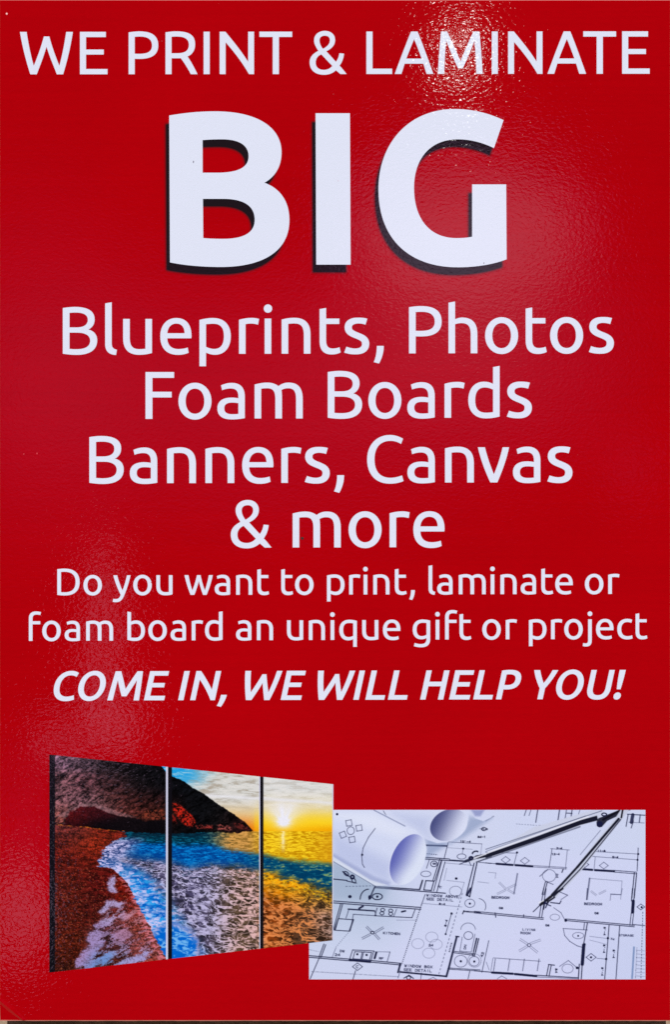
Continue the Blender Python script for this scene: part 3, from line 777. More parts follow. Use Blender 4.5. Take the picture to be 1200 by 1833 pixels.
# the picture is one part; each of its three canvas panels, with its sides, is a sub-part
def canvas(x0, x1, label, parent, side=None, rim=None):
    X, Y = strip(x0, x1)
    img = seascape(X, Y)
    if side:      # the painted dark flank of the canvas
        a, b = side
        m = sst(a-.8, a+.4, X)*sst(b+.9, b-.9, X)
        sp = fbm(X/1.5, Y/2.0, 201, 2)
        img = over(img, m, np.array((16, 14, 20.)))
        img = img + (m*sst(.66, .8, sp)*38)[..., None]*(x0 < 90)
    if rim:
        a, b = rim
        img = over(img, sst(a-.5, a+.5, X)*sst(b+.6, b-.6, X), (206, 208, 232))
    return grid_object('picture_panel', img, X, Y, 0.00006, parent, label)
c1 = canvas(88.3, 300.8, 'left panel of the beach picture, cliff, red beach and foam', sign, (87, 98.5), (297.2, 301.5))
c2 = canvas(300.8, 465.9, 'middle panel of the beach picture, dark headland over blue sea', sign, (300, 308), (464.2, 466.5))
c3 = canvas(465.9, 597, 'right panel of the beach picture, sun setting over golden sea', sign, (465, 471.8), (595.2, 598))
bpy.data.objects.remove(frame)

# ------------------------------------------------------------------ the house plan picture
def plan_picture():
    x0, x1, ya, yb = 553.5, 1156.0, 1449.2, 1752.3
    st = .8
    X, Y = np.meshgrid(np.linspace(x0, x1, int((x1-x0)/st)+1), np.linspace(ya, yb, int((yb-ya)/st)+1))
    img = field(X, Y, [(600, 1460, (205, 214, 240)), (800, 1460, (205, 214, 240)), (1000, 1460, (203, 213, 242)), (1140, 1460, (203, 213, 240)),
                       (600, 1600, (170, 188, 214)), (570, 1650, (200, 212, 238)), (800, 1600, (204, 213, 242)), (1000, 1600, (206, 213, 244)), (1140, 1600, (204, 212, 244)),
                       (600, 1740, (203, 212, 240)), (800, 1740, (206, 213, 244)), (1000, 1740, (206, 212, 244)), (1140, 1740, (198, 208, 240))], 60, 40)
    INK = np.array((24, 28, 62.)); 
    def put(m, c): 
        nonlocal img
        img = over(img, m, c)
    def line(a, b, w=1.3, al=1.0, c=INK, dash=None):
        nonlocal img
        (xa, yA), (xb, yB) = a, b
        pad = w + 2
        ix = (X[0] > min(xa, xb)-pad) & (X[0] < max(xa, xb)+pad); iy = (Y[:, 0] > min(yA, yB)-pad) & (Y[:, 0] < max(yA, yB)+pad)
        if not ix.any() or not iy.any(): return
        sl = np.ix_(iy, ix); XX, YY = X[sl], Y[sl]
        dx, dy = xb-xa, yB-yA; L = math.hypot(dx, dy) + 1e-6
        s = ((XX-xa)*dx + (YY-yA)*dy)/L
        t = np.clip(s/L, 0, 1)
        d = np.hypot(XX-xa-t*dx, YY-yA-t*dy)
        m = min(1, al*1.12)*np.clip((w*.56 + .55 - d)/1.1, 0, 1)
        if dash: m = m*(((s % dash) < dash*.6))
        img[sl] = over(img[sl], m, c)
    def poly(pts, w=1.3, al=1.0, closed=False, c=INK, dash=None):
        for i in range(len(pts)-1): line(pts[i], pts[i+1], w, al, c, dash)
        if closed: line(pts[-1], pts[0], w, al, c, dash)
    def circ(cx, cy, rx, ry, w=1.0, al=.7, rot=0, a0=0, a1=360, c=INK):
        n = 22; pts = []
        for i in range(n+1):
            a = math.radians(a0 + (a1-a0)*i/n); x, y = rx*math.cos(a), ry*math.sin(a); r = math.radians(rot)
            pts.append((cx + x*math.cos(r) - y*math.sin(r), cy + x*math.sin(r) + y*math.cos(r)))
        poly(pts, w, al, c=c)
    def fillp(pts, c, al=1.0, soft=.7):
        put(soft_poly(X, Y, pts, soft)*al, c)
    A = lambda x, y: (590 + x/4.138, 1440 + y/4.138)
    B = lambda x, y: (870 + x/4.138, 1440 + y/4.138)
    C = lambda x, y: (545 + x/3.81, 1590 + y/3.81)
    E = lambda x, y: (850 + x/3.81, 1590 + y/3.81)
    ST = {'A': [(0,0,.5,1,1,0), (.2,.4,.8,.4)], 'B': [(0,0,0,1,.8,.9,.8,.6,0,.5), (0,.5,1,.4,.9,0,0,0)], 'C': [(1,.85,.6,1,.1,.8,0,.4,.3,0,1,.1)], 'D': [(0,0,0,1,.7,.9,1,.5,.7,.05,0,0)],
          'E': [(1,1,0,1,0,0,1,0), (0,.5,.8,.5)], 'F': [(1,1,0,1,0,0), (0,.5,.8,.5)], 'G': [(1,.85,.5,1,0,.6,.3,0,1,.1,1,.45,.6,.45)], 'H': [(0,0,0,1), (1,0,1,1), (0,.5,1,.5)], 'I': [(.5,0,.5,1)],
          'K': [(0,0,0,1), (1,1,0,.45,1,0)], 'L': [(0,1,0,0,1,0)], 'M': [(0,0,0,1,.5,.3,1,1,1,0)], 'N': [(0,0,0,1,1,0,1,1)], 'O': [(.4,0,0,.4,.1,.9,.6,1,1,.6,.9,.1,.4,0)], 'R': [(0,0,0,1,.9,.9,.8,.5,0,.5), (.4,.5,1,0)],
          'S': [(1,.9,.3,1,0,.7,1,.3,.7,0,0,.1)], 'T': [(.5,0,.5,1), (0,1,1,1)], 'V': [(0,1,.5,0,1,1)], 'W': [(0,1,.25,0,.5,.7,.75,0,1,1)], 'X': [(0,0,1,1), (0,1,1,0)], 'Y': [(0,1,.5,.5,1,1), (.5,.5,.5,0)],
          '1': [(.3,.8,.5,1,.5,0)], '2': [(0,.8,.5,1,1,.7,0,0,1,0)], '4': [(.8,0,.8,1,0,.35,1,.35)], '5': [(1,1,.1,1,0,.55,.9,.5,.8,0,0,0)], '6': [(.9,1,.1,.5,.2,0,.9,.1,.8,.5,.1,.4)], '8': [(.5,.5,.1,.8,.5,1,.9,.8,.5,.5,0,.2,.5,0,1,.2,.5,.5)],
          '0': [(.4,0,0,.4,.1,.9,.6,1,1,.6,.9,.1,.4,0)], '-': [(.1,.5,.9,.5)], "'": [(.4,1,.4,.7)]}
    def scr(p, text, h=3.2, al=.8, ang=0.05):    # drafted letters
        ux, uy = math.cos(ang), math.sin(ang)
        for k, ch in enumerate(text):
            for seg in ST.get(ch, ()):
                pts = []
                for q in range(0, len(seg), 2):
                    a, b = k*h*1.22 + seg[q]*h*.85, (.5 - seg[q+1])*h
                    pts.append((p[0] + a*ux - b*uy, p[1] + a*uy + b*ux))
                poly(pts, .85, al)
    def walls(a, b, gap=3.4, w=1.4, al=.9):
        dx, dy = b[0]-a[0], b[1]-a[1]; L = math.hypot(dx, dy); nx, ny = -dy/L*gap/2, dx/L*gap/2
        line((a[0]+nx, a[1]+ny), (b[0]+nx, b[1]+ny), w, al); line((a[0]-nx, a[1]-ny), (b[0]-nx, b[1]-ny), w, al)
    def diamond(p, r, al=.6, rr=.75):
        x, y = p; poly([(x-r, y), (x, y-r*rr), (x+r, y), (x, y+r*rr)], .9, al, True)
    # lower left plan (kitchen)
    walls(C(190, 90), C(795, 135)); walls(C(255, 105), C(205, 280)); walls(C(140, 380), C(108, 465))
    walls(C(30, 462), C(320, 487), 3.0); line(C(310, 487), C(450, 500), 3.2); walls(C(450, 495), C(660, 515), 3.0)
    line(C(655, 515), C(640, 570), 3.0); line(C(655, 568), C(970, 598), 2.6)
    line(C(105, 465), C(40, 615), 1.2); line(C(350, 560), C(330, 625), 1.2); line(C(655, 560), C(640, 610), .9, .7)
    diamond(C(363, 532), 9, .95); scr(C(354, 532), 'C', 4.4)
    line(C(50, 565), C(640, 600), 1.2, .5, dash=2.2); line(C(30, 415), C(100, 430), .9, .45, dash=3)
    poly([C(285, 200), C(305, 140), C(480, 152), C(490, 185), C(335, 175), C(315, 285)], 1.1, .7)
    poly([C(232, 205), C(335, 212), C(308, 290), C(205, 283)], 1.3, .9, True); line(C(335, 212), C(308, 290), 2.4, .6)
    poly([C(497, 133), C(482, 185), C(735, 198), C(755, 145)], 1.2, .85); line(C(630, 140), C(610, 190), 1, .7)
    for q in ((535, 145), (590, 150), (530, 168), (590, 172)): circ(*C(*q), 3.6, 2.8, 1.0, .8)
    line(C(300, 140), C(480, 152), 2.2, .8); line(C(375, 135), C(400, 120), 3.0, .95); line(C(665, 158), C(690, 152), 2.6, .9)
    for a, b in (((395, 340), (450, 312)), ((480, 300), (540, 265)), ((425, 260), (455, 290)), ((480, 310), (512, 345))):
        walls(C(*a), C(*b), 3.0, .9, .6)
    circ(*C(465, 300), 3, 2.4, 1.2, .8)
    scr(C(540, 302), 'KITCHEN', 3.6, .85, .06)
    line(C(300, 300), C(215, 400), 1.0, .4, dash=4)
    poly([C(215, 405), C(190, 470)], 1, .5); poly([C(330, 418), C(310, 480), C(455, 492), C(475, 425)], 1.4, .7, True)
    poly([C(345, 430), C(332, 478), C(385, 482), C(396, 432)], 1.2, .85, True); poly([C(405, 432), C(393, 482), C(445, 486), C(460, 436)], 1.2, .85, True)
    for q in ((362, 447), (425, 452)): circ(*C(*q), 1.0, 1.0, 1.4, .9)
    line(C(492, 435), C(480, 475), 3.2, .9); scr(C(245, 425), 'DW', 3.6); scr(C(210, 450), '24', 4.2, .9); scr(C(512, 475), 'RF', 3.4); poly([C(585, 432), C(565, 500)], 1.1, .7); line(C(480, 430), C(585, 432), .9, .5)
    line(C(800, 110), C(665, 515), 1.5, .8, dash=3.4); line(C(825, 40), C(800, 110), 1.2, .7)
    line(C(1080, 30), C(915, 595), 1.1, .55, dash=7)
    scr(C(835, 45), 'WINDOW ABOVE', 4.0, .75, .05); scr(C(835, 70), 'SEE DETAIL', 4.0, .75, .05); scr(C(920, 104), "8-4", 3.2, .95)
    scr(C(685, 525), 'WINDOW BOX', 4.2, .8, .05); scr(C(680, 552), 'SEE DETAIL', 4.2, .75, .05)
    line(C(1005, 170), C(965, 310), 1.0, .8); circ(*C(1005, 170), 1.4, 1.4, 1, .9); scr(C(962, 258), '8-4', 3.6, .95, -1.35); circ(*C(965, 310), .9, .9, 1, .9)
    line(C(805, 100), C(1075, 125), .8, .4); line(C(630, 215), C(770, 215), .8, .3)
    for q in ((870, 330), (900, 380), (850, 440), (775, 375)): circ(*C(*q), 11, 9, .8, .25)
    scr(C(850, 385), '24', 3.6, .8)
    # water heater, bath, stairs in the middle
    poly([C(1040, 330), C(985, 545), C(970, 598)], 3.2, .85); walls(C(1185, 340), C(1155, 460), 3.2); line(C(1035, 325), C(1055, 328), 2); walls(C(1020, 432), C(1160, 450), 2.6, 1.1)
    circ(*C(1120, 320), 8, 7, .9, .6); poly([C(1078, 330), C(1062, 425), C(1140, 432), C(1165, 310)], 1, .55); scr(C(1095, 412), 'DN', 3.6, .7, -1.4)
    circ(*C(1118, 280), 13, 12, .9, .45, 0, 180, 360); circ(*C(1068, 495), 11.5, 10.5, .9, .5); circ(*C(1160, 495), 9, 8.5, .9, .5); circ(*C(1068, 495), 1, 1, 1.4, .9); circ(*C(1160, 497), 1, 1, 1.4, .9)
    walls(C(985, 545), C(1200, 558), 2.2, 1.0); line(C(1130, 560), C(1118, 615), 1.2, .7); line(C(1005, 370), C(990, 430), 2.2, .8, dash=3)
    line(C(1090, 155), C(1200, 165), 3.0, .8, dash=1.6); line(C(1090, 150), C(1080, 172), 1.6); circ(*C(1130, 100), 9, 7.5, .9, .5); circ(*C(1130, 102), .9, .9, 1.3, .8)
    line(C(1135, 0), C(1110, 45), 3.6, .8); poly([C(680, 610), C(715, 590), C(745, 612)], 1.5, .9); circ(*C(712, 608), 3.5, 3, 1, .9); poly([C(845, 620), C(880, 605), C(905, 620)], 1, .5); line(C(800, 575), C(795, 615), 1, .7)
    # upper left: rooms behind the rolls
    walls(A(700, 395), A(890, 408), 3.0, 1.4); line(A(895, 411), A(1005, 418), 2.4); walls(A(845, 420), A(785, 640), 6, 1.2); walls(A(825, 405), A(775, 560), 3.4, 1.3)
    line(A(740, 410), A(720, 470), 1.1, .7); circ(*A(775, 438), 6, 5, 1.1, .7); scr(A(768, 436), '0X', 2.6, .9)
    poly([A(690, 560), A(670, 625)], 2.4, .9); poly([A(715, 562), A(700, 630), A(755, 635), A(775, 565)], 1.6, .85, True); line(A(340, 605), A(670, 628), 1.7, .9); line(A(340, 614), A(860, 655), 1.6, .85)
    line(A(1095, 425), A(1040, 680), 1.8, .9); line(A(1075, 425), A(1015, 665), 1.6, .9); line(A(1015, 665), A(1040, 682), 1.6, .9); line(A(1100, 425), A(1200, 435), 1.0, .7)
    line(A(880, 282), A(850, 400), 1.1, .8); line(A(880, 275), A(1130, 290), .9, .6); line(A(1130, 290), A(1120, 380), .8, .4); line(A(720, 300), A(870, 305), 2.6, .85); line(A(720, 362), A(800, 370), 1.4, .7, dash=4)
    scr(A(970, 272), "10'-4", 3.2, .95, .03); scr(A(1100, 238), '86-1', 3.0, .95, 0); scr(A(1115, 178), '-0-', 3.4, .8, .1); circ(*A(1145, 180), 4, 3, 1, .7)
    circ(*A(980, 383), 8, 4.6, .9, .6); circ(*A(992, 325), 1, 1, 1.2, .8); line(A(992, 328), A(985, 360), .8, .6); line(A(875, 318), A(1060, 330), .7, .35)
    circ(*A(715, 512), 9, 5, .9, .5); circ(*A(935, 640), 11, 9, .8, .4); circ(*A(940, 546), 1.4, 1.1, 1.6, .9); scr(A(805, 600), 'WC', 3.2, .6, .5)
    poly([A(855, 430), A(1070, 450)], .8, .4); poly([A(870, 560), A(1000, 575), A(960, 700)], .8, .35); poly([A(1100, 570), A(1180, 580)], .8, .35); line(A(870, 470), A(850, 560), .8, .35)
    # upper right rooms
    line(B(0, 352), B(230, 358), 1, .5); line(B(0, 430), B(80, 437), 1.2, .7); line(B(80, 437), B(200, 446), 3.4); line(B(220, 447), B(345, 456), 3.4); walls(B(345, 455), B(600, 470), 2.4, .9, .6)
    line(B(685, 474), B(790, 482), 3.4); line(B(810, 484), B(950, 492), 3.4); walls(B(950, 492), B(1115, 505), 3.0, 1.1, .8)
    diamond(B(148, 408), 8); diamond(B(290, 415), 8); diamond(B(875, 450), 8); diamond(B(735, 443), 7, .8)
    line(B(232, 352), B(210, 440), .9, .7); circ(*B(232, 354), 1, 1, 1.3, .9)
    line(B(492, 325), B(470, 465), .9, .8); line(B(605, 335), B(590, 480), .8, .6); scr(B(525, 322), '2-6', 3, .95, 0); scr(B(490, 366), '12-4', 3, .95, 0); scr(B(830, 342), '11-8', 3, .95, 0); scr(B(940, 388), '5-6', 3, .95, 0)
    line(B(480, 325), B(620, 335), .8, .6); line(B(790, 345), B(1130, 365), .8, .6); line(B(1130, 320), B(1122, 490), 1.1, .85); line(B(760, 380), B(1125, 408), .8, .6); line(B(812, 385), B(803, 475), .8, .6)
    circ(*B(1130, 365), 1, 1, 1.2, .9); circ(*B(1125, 408), 1, 1, 1.2, .9)
    line(B(235, 510), B(210, 655), 2.2, .45); poly([B(20, 500), B(75, 505), B(70, 545)], .8, .35)
    for a, b in (((100, 575), (150, 625)), ((160, 620), (225, 590)), ((85, 660), (150, 630)), ((165, 630), (215, 660))): walls(B(*a), B(*b), 2.6, .8, .35)
    scr(B(45, 685), 'BEDROOM', 3.8, .75, .03)
    circ(*B(470, 525), 12, 11, .9, .45); poly([B(400, 530), B(460, 480)], 1.2, .6); poly([B(575, 475), B(565, 500)], 1.8, .8); scr(B(530, 512), '24', 3.2, .7, 1.6)
    walls(B(450, 570), B(425, 665), 3.4, 1.4, .85); line(B(450, 570), B(500, 590), 1.2, .6)
    line(B(770, 545), B(750, 700), 2.4, .5); poly([B(770, 545), B(1010, 565), B(1000, 700)], .8, .4); poly([B(925, 660), B(1000, 665)], 1, .5)
    for a, b in (((780, 640), (820, 670)), ((840, 660), (890, 635))): walls(B(*a), B(*b), 2.4, .8, .35)
    walls(B(1110, 505), B(1092, 690), 4.2, 1.5, .85)
    # top right corner drawing
    for xx, w in ((300, 1.2), (335, .9), (385, 1.6), (547, 1.8), (598, 1.2), (640, 1.6), (698, .8)):
        line(B(xx, 40), B(xx-14, 80 if xx in (300, 335, 698) else 130), w, .7)
    line(B(598, 62), B(640, 64), 1.4, .7); line(B(585, 100), B(640, 103), 1.2, .6); scr(B(395, 158), '4-1', 3, .95, 0); line(B(225, 142), B(480, 160), .9, .4, dash=5); line(B(0, 120), B(60, 85), 1.4, .35)
    scr(B(5, 180), '0', 2.4, .8)
    line(B(1050, 70), B(1180, 78), 1.4, .8); line(B(1090, 75), B(1080, 130), 5.5, .75); line(B(1055, 75), B(1040, 160), 1.4, .8); line(B(1145, 75), B(1138, 130), 1.8, .6); line(B(1095, 120), B(1078, 172), 1.4, .7); line(B(1060, 130), B(1175, 135), .9, .5)
    # lower right
    walls(E(0, 160), E(470, 205), 2.8, 1.2, .85); walls(E(620, 212), E(1090, 255), 2.8, 1.2, .9); walls(E(1085, 0), E(1078, 85), 4.2, 1.3, .85); line(E(1083, 85), E(1078, 160), 5, .95); walls(E(1078, 160), E(1068, 250), 4.2, 1.2, .8)
    circ(*E(622, 217), 1.5, 1.5, 1.5, .9); circ(*E(490, 90), 3, 3, 3, .4)
    circ(*E(470, 212), 26 / 1.0, 24, .8, .45, 0, -45, 0) if False else None
    poly([E(540, 130), E(590, 165), E(615, 212)], 1.0, .55); circ(*E(548, 195), 8.5, 5.5, .8, .35)
    line(E(770, 235), E(745, 375), 1.6, .8); line(E(750, 235), E(745, 280), 1.3, .7); poly([E(605, 272), E(770, 282)], 1.0, .6); poly([E(605, 272), E(615, 320), E(650, 360), E(700, 390), E(735, 400)], 1.1, .6)
    circ(*E(707, 320), 10, 5.6, .8, .45); circ(*E(707, 322), .8, .8, 1, .7)
    line(E(745, 385), E(735, 515), 5.4, .9); line(E(745, 385), E(750, 380), 4, .9); line(E(735, 515), E(728, 615), 1.6, .9); line(E(715, 515), E(708, 615), 1.6, .9)
    diamond(E(795, 468), 9, .8); circ(*E(795, 468), 1, 1, 1.3, .9); line(E(835, 475), E(895, 480), .8, .6)
    line(E(918, 250), E(888, 615), 1.4, .8); line(E(990, 255), E(965, 615), 1.4, .75)
    for q in ((910, 338), (898, 480)): circ(*E(*q), 1.1, 1.1, 1.5, .9)
    for q in ((888, 285), (885, 405), (872, 560), (950, 440)): scr((E(*q)[0], E(*q)[1]-6), "8'-4", 3.2, .9, 1.6)
    scr(E(985, 318), 'STORAGE', 3.2, .55, .02); scr(E(930, 340), 'X4', 3, .6, .3); line(E(785, 325), E(905, 340), .8, .4); line(E(785, 350), E(900, 380), .7, .35)
    line(E(1088, 400), E(1075, 610), 3.0, .45, c=np.array((60, 95, 150.)))
    line(E(1108, 400), E(1098, 610), 1.0, .5, dash=1.5); line(E(1148, 160), E(1135, 610), 1.1, .6, dash=5); diamond(E(1135, 125), 7, .8); circ(*E(1140, 127), .9, .9, 1.4, .9)
    for k in range(8): line(E(1105, 420+25*k), E(1160, 424+25*k), .7, .35)
    line(E(1085, 245), E(1160, 252), 1.3, .7)
    scr(E(750, 103), 'BEDROOM', 3.8, .7, .03); scr(E(168, 132), '08', 3.2, .95); scr(E(820, 167), '08', 3.2, .95); scr(E(485, 250), '08', 3.0, .85)
    scr(E(328, 278), 'LIVING', 3.2, .6, .04); scr(E(315, 302), 'ROOM', 3.8, .65, .04)
    circ(*E(20, 120), 15, 14, .9, .5, 0, -80, 30)
    for a, b in (((310, 345), (365, 380)), ((380, 375), (450, 350)), ((305, 425), (365, 390)), ((380, 395), (430, 435))): walls(E(*a), E(*b), 3.2, .8, .42)
    circ(*E(372, 385), 3, 2.6, .9, .5)
    line(E(130, 472), E(450, 495), .9, .6)
    for xx in (142, 240, 340, 440): line(E(xx, 480), E(xx-12, 560), 1.2, .6)
    line(E(125, 475), E(112, 560), .9, .5); line(E(0, 560), E(120, 570), 1.4, .8); line(E(120, 572), E(260, 580), 3.6, .95); line(E(275, 582), E(420, 596), 3.6, .95); line(E(420, 590), E(710, 608), 1.4, .8); line(E(420, 602), E(700, 614), 1.0, .6)
    walls(E(515, 520), E(500, 595), 4.6, 1.4, .9); line(E(505, 517), E(545, 522), 1.6, .8)
    circ(*E(635, 545), 10, 8, .8, .45); poly([E(580, 530), E(640, 490), E(700, 540)], 1.0, .55); circ(*E(700, 540), 1.4, 1.4, 1.6, .9); scr(E(558, 545), '84', 3.6, .85, 1.6)
    line(E(97, 355), E(50, 570), 1.1, .75); scr(E(48, 465), '42', 4.0, .95, -1.3); walls(E(20, 340), E(0, 430), 4, 1.4, .9); circ(*E(0, 490), 12, 12, .8, .35); poly([E(80, 500), E(100, 555)], .8, .5)
    poly([E(155, 615), E(185, 595), E(220, 615)], .9, .6)
    walls(E(480, 0), E(450, 195), 4.4, 1.3, .8)
    poly([E(770, 0), E(765, 75)], 1.6, .6); poly([E(930, 40), E(1000, 42), E(1008, 0)], .9, .5); poly([E(930, 40), E(925, 80)], .9, .5)
    line(E(140, 165), E(145, 195), 1.6, .7); line(E(335, 178), E(335, 190), 1.6, .7)
    # soft shade under the rolls, then the rolls
    fillp([A(20, 380), A(450, 600), A(400, 700), A(20, 700)], (150, 170, 198), .45, 9)
    fillp([A(715, 230), A(900, 290), A(1000, 180), A(1040, 90), A(1200, 100), A(1000, 240), A(870, 300), A(715, 400)], (120, 140, 180), .55, 7)
    line(A(30, 550), A(130, 560), 1.6, .9); line(A(100, 495), A(145, 530), 2, .9); circ(*A(125, 510), 5, 3, 1.2, .9, 40); circ(*A(180, 560), 5, 3, 1.2, .9, 60); circ(*A(170, 535), 3, 3, 2.6, .95); line(A(130, 565), A(200, 580), 1.4, .9)
    circ(*A(355, 680), 9, 5.5, 1.5, .9); circ(*A(355, 680), 1, 1, 1.6, .95); circ(*A(290, 700), 15, 18, 1.4, .85, 0, 180, 270); circ(*A(152, 680), 1.6, 1.2, 2.4, .95); line(A(340, 600), A(295, 700), 2, .85); circ(*A(300, 685), 1.6, 2.4, 2.2, .95)
    line(A(120, 605), A(330, 600), 1.0, .5, dash=6)
    # roll two (behind) and its opening
    RB = (208, 217, 243.)
    fillp([A(330, 38), A(1035, 38), A(1030, 110), A(970, 215), A(880, 275), A(800, 285), A(730, 262), A(560, 160), A(400, 85)], RB, 1, .9)
    fillp([A(480, 60), A(740, 90), A(740, 250), A(600, 160)], (174, 186, 224), .5, 14)
    line(A(310, 40), A(540, 155), 2.4, .5, (70, 80, 120.)); line(A(400, 45), A(430, 95), 1.0, .6)
    e = soft_poly(X, Y, [ (A(885, 150)[0] + 35*math.cos(a)*math.cos(-.45) - 27*math.sin(a)*math.sin(-.45), A(885, 150)[1] + 35*math.cos(a)*math.sin(-.45) + 27*math.sin(a)*math.cos(-.45)) for a in np.linspace(0, 2*math.pi, 40, endpoint=False)], .8)
    gx = sst(A(735, 0)[0], A(1010, 0)[0], X + (Y-1476)*.5)
    put(e, np.array((70, 76, 128.))*(1-gx[..., None]) + np.array((214, 222, 246.))*gx[..., None])
    e3 = soft_poly(X, Y, [A(1035, 38), A(1210, 38), A(1200, 95), A(1140, 122), A(1080, 100)], 1)
    put(e3, (205, 214, 242)); put(soft_poly(X, Y, [A(1050, 38), A(1150, 38), A(1120, 85), A(1080, 85)], 3), (150, 160, 205))
    # roll one body
    fillp([A(20, 38), A(350, 38), A(560, 155), A(640, 185), A(700, 240), A(722, 330), A(700, 440), A(620, 545), A(540, 590), A(440, 598), A(330, 598), A(20, 410)], (207, 217, 244), 1, .9)
    fillp([A(20, 200), A(470, 430), A(440, 590), A(20, 400)], (168, 180, 222), .5, 16)
    fillp([A(20, 50), A(330, 60), A(620, 200), A(520, 250), A(20, 90)], (226, 233, 250), .6, 12)
    line(A(330, 40), A(560, 158), 2.0, .45, (90, 100, 140.))
    fillp([A(20, 355), A(330, 530), A(450, 575), A(440, 598), A(330, 585), A(20, 385)], (140, 152, 198), .55, 4)
    fillp([A(20, 380), A(300, 555), A(430, 596), A(330, 600), A(20, 420)], (212, 222, 240), .9, 2)
    line(A(20, 415), A(335, 600), 1.4, .6, (80, 95, 130.))
    ox, oy = A(582, 405)
    pts = []
    for a in np.linspace(0, 2*math.pi, 48, endpoint=False):
        x, y = 29*math.cos(a), 48*math.sin(a); r = math.radians(24)
        pts.append((ox + x*math.cos(r) - y*math.sin(r), oy + x*math.sin(r) + y*math.cos(r)))
    put(soft_poly(X, Y, [(x-1.2, y-.6) for x, y in pts], 1.0)*.8, (232, 238, 252))
    e = soft_poly(X, Y, pts, 1.0)
    tt = ((X-ox)*math.cos(math.radians(24)) + (Y-oy)*math.sin(math.radians(24)))/29
    g = sst(-1.05, .75, tt + .25*sst(0, 40, Y-oy))
    put(e, np.array((92, 100, 180.))*(1-g[..., None]) + np.array((216, 226, 247.))*g[..., None])
    poly([A(340, 175), A(290, 240), A(250, 320), A(240, 380), A(245, 440), A(260, 465)], 1.1, .7); circ(*A(243, 370), 1, 1, 1.4, .9)
    for cx, cy in ((145, 135), (220, 172), (100, 222), (168, 258)):
        x, y = A(cx, cy); r = math.radians(-10 if cx > 120 else -22)
        poly([(x + a*math.cos(r) - b*math.sin(r), y + a*math.sin(r) + b*math.cos(r)) for a, b in ((-5, -5), (5, -5), (5, 5), (-5, 5))], 1.1, .6, True)
    circ(*A(158, 192), 6.5, 7, 1.0, .5); circ(*A(57, 70), 1, 1, 1.6, .95)
    # the compass: two dark metal legs with bright edges
    def leg(pts, c): fillp(pts, c, 1, .7)
    leg([A(1020, 420), A(1200, 345), (955.6, 1480), (1062, 1449.6), (1083, 1449.6), (1078, 1462), (1050, 1474), (960, 1503), (880, 1531), A(1100, 428), A(1050, 432)], (200, 208, 231))
    leg([B(0, 366), B(400, 226), B(700, 114), B(825, 80), B(832, 116), B(700, 150), B(400, 262), B(0, 396)], (24, 26, 44)); line(B(0, 404), B(700, 160), 1.6, .8, (120, 126, 150.)); line(B(20, 352), B(760, 88), 1.8, .9, (226, 230, 244.)); line(B(0, 346), B(740, 82), 1.2, .7, (120, 128, 158.)) 
    line(A(1010, 418), A(1100, 385), 4.6, 1, (50, 54, 76.)); line(A(1090, 388), B(0, 376), 5.6, 1, (28, 30, 48.)); line(A(1040, 402), B(0, 366), 1.6, 1, (200, 205, 224.)); line(A(1060, 405), A(1200, 345), 1.6, 1, (215, 220, 235.)); line(A(1090, 425), A(1200, 385), 2.2, .8, (70, 76, 100.))
    line(B(0, 330), B(860, 45), 1.1, .8, (70, 78, 110.)); line(B(30, 395), B(700, 165), 1.4, .55, (90, 96, 120.)); circ(*A(1080, 355), 5, 2.4, 2, .8, -20, 180, 360)
    line(A(965, 440), A(1030, 415), 1.2, .9); line(A(1035, 420), A(1050, 450), 1.2, .7); circ(*A(1050, 395), 3, 2.2, 2.6, .9)
    leg([B(835, 100), B(990, 38), B(1075, 38), B(900, 120), B(860, 165), B(825, 160), B(820, 130)], (40, 42, 60)); circ(*B(845, 145), 3.2, 3, 4.0, .95); line(B(870, 110), B(990, 45), 3.4, 1, (18, 18, 30.))
    circ(*B(878, 72), 4.4, 2.4, 1.6, .8); leg([B(1000, 38), B(1065, 38), B(900, 240), B(700, 500), B(520, 690), B(480, 690), B(660, 470), B(850, 230), B(960, 100)], (196, 204, 226))
    line(B(985, 105), B(680, 460), 3.8, 1, (20, 22, 40.)); line(B(680, 460), B(490, 668), 3.6, 1, (24, 26, 44.)); line(B(1000, 110), B(700, 478), 1.8, .95, (50, 52, 74.)); line(B(700, 478), B(505, 680), 2.0, .9, (54, 56, 78.)); line(B(1015, 38), B(1005, 95), 2.8, 1, (20, 20, 32.)); line(B(850, 190), B(700, 370), .9, .5)
    line(E(600, 0), E(520, 55), 3.4, 1, (26, 28, 46.)); line(E(520, 55), E(450, 110), 4.4, .95, (30, 30, 40.)); line(E(450, 110), E(400, 158), 1.4, .95); line(E(480, 85), E(470, 140), 2.4, .9); line(E(500, 95), E(485, 130), 2, .8); line(E(500, 110), E(520, 118), 1.6, .8)
    poly([E(520, 95), E(580, 102), E(590, 85)], 1.8, .75); line(E(545, 60), E(500, 90), 2.6, .9, (30, 30, 46.)); line(E(440, 95), E(470, 82), 1.6, .8, (230, 234, 245.))
    line(E(575, 20), E(635, 45), 1.3, .6); line(E(635, 45), E(590, 75), 1.2, .5)
    rng = np.random.RandomState(9)
    img *= (1 + .02*(rng.rand(*X.shape)-.5))[..., None]
    # the beach picture overlaps the plan picture: cut the covered cells away
    ny, nx = X.shape
    v = np.stack([(X.ravel() - 600)*S, np.full(X.size, -0.00005), (916.5 - Y.ravel())*S], 1)
    i = (np.arange(ny-1)[:, None]*nx + np.arange(nx-1)[None]).ravel()
    f = np.stack([i, i+nx, i+nx+1, i+1], 1)
    cx_, cy_ = X.ravel()[i], Y.ravel()[i]
    keep = ~((cx_ < 595.6) & (cy_ < bot_y(cx_) - 1.2))
    f = f[keep]
    used = np.zeros(len(v), bool); used[f.ravel()] = True
    remap = np.cumsum(used) - 1
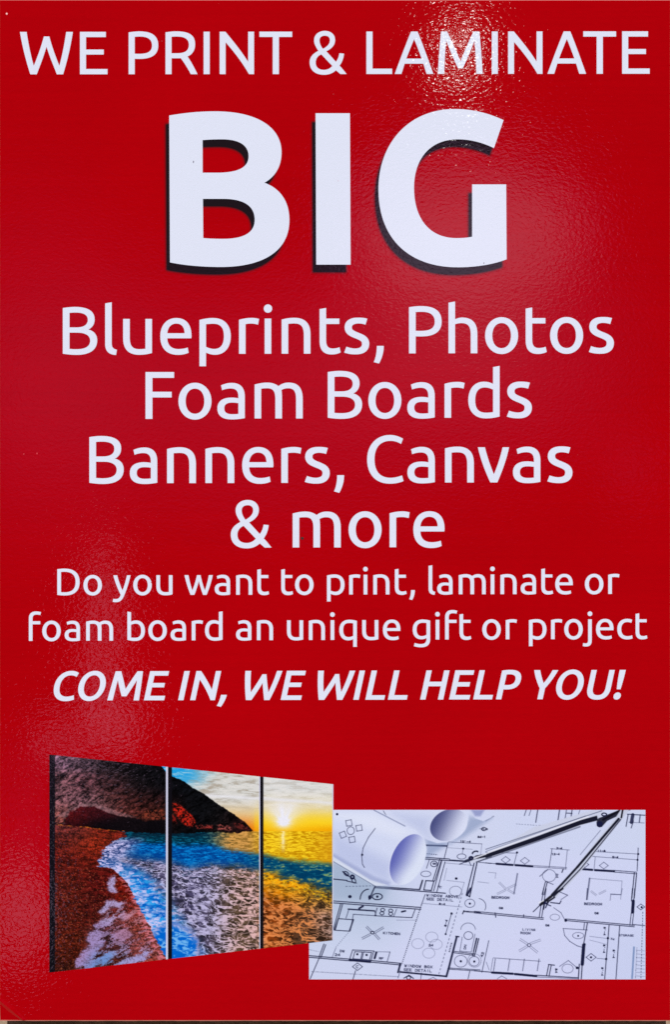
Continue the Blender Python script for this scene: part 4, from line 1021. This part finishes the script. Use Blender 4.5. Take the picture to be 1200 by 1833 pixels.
    c = np.concatenate([lin(np.clip(img.reshape(-1, 3), 0, 255)), np.ones((X.size, 1))], 1)
    return link_mesh('plan_picture', v[used].tolist(), remap[f].tolist(), M_PICT, sign,
                     'pale blue picture of rolled house plans with a drafting compass', c[used])
plan_picture()

# ------------------------------------------------------------------ small damage on the print
def blob(name, x, y, rx, ry, mat, label, seed=0, depth=0.00018):
    rng = random.Random(seed)
    n = 12
    pts = [(x, y)] + [(x + rx*rng.uniform(.7, 1.2)*math.cos(2*math.pi*i/n), y + ry*rng.uniform(.7, 1.2)*math.sin(2*math.pi*i/n)) for i in range(n)]
    V = flat(pts, depth)
    V[0] = (V[0][0], -depth - 0.0002, V[0][2])
    F = [(0, 1 + (i+1) % n, 1 + i) for i in range(n)]
    link_mesh(name, V, F, mat, sign, label)
blob('chip', 12.2, 25.6, 1.7, 2.0, M_CHIP, 'tiny pale chip near the top left corner of the sign', 1)
blob('dirt_speck', 541.5, 963.5, 2.6, 2.8, M_DARK, 'dark speck beside the first stem of the word "more"', 2)
blob('dirt_speck', 346.6, 290.5, .9, 2.2, plain('grey_mark', (95, 85, 110)), 'tiny dark fleck on the letter B of BIG', 3)
blob('dirt_speck', 866.8, 471.5, 1.0, 1.5, plain('grey_mark_b', (140, 130, 150)), 'tiny grey fleck at the foot of the letter G of BIG', 4)
blob('chip', 66.3, 812, 1.1, 1.6, plain('scratch', (220, 50, 70)), 'faint pale scratch at the left edge of the sign', 5)
blob('chip', 42.6, 813, 1.0, 1.6, plain('scratch_b', (205, 40, 60)), 'faint pale fleck nearest the left edge of the sign', 6)

rng = random.Random(21)
for k in range(9):               # dust motes caught under the film
    x, y = rng.uniform(20, 1180), rng.uniform(20, 1310)
    blob('dust_mote', x, y, rng.uniform(.5, .9), rng.uniform(.5, 1.0), plain('dust_print', (205, 70, 80)), None, 40 + k)
# ------------------------------------------------------------------ the wall behind
v = [(-1.6, .02, -1.2), (1.6, .02, -1.2), (1.6, .02, 1.3), (-1.6, .02, 1.3), (-1.6, .14, -1.2), (1.6, .14, -1.2), (1.6, .14, 1.3), (-1.6, .14, 1.3)]
f = [(0, 1, 2, 3), (5, 4, 7, 6), (1, 5, 6, 2), (4, 0, 3, 7), (3, 2, 6, 7), (4, 5, 1, 0)]
wall = link_mesh('wall', v, f, M_WALL)
wall.location = ROOT_LOC
wall['kind'] = 'structure'
wall['label'] = 'rough tan wall just showing under the bottom edge of the red sign'
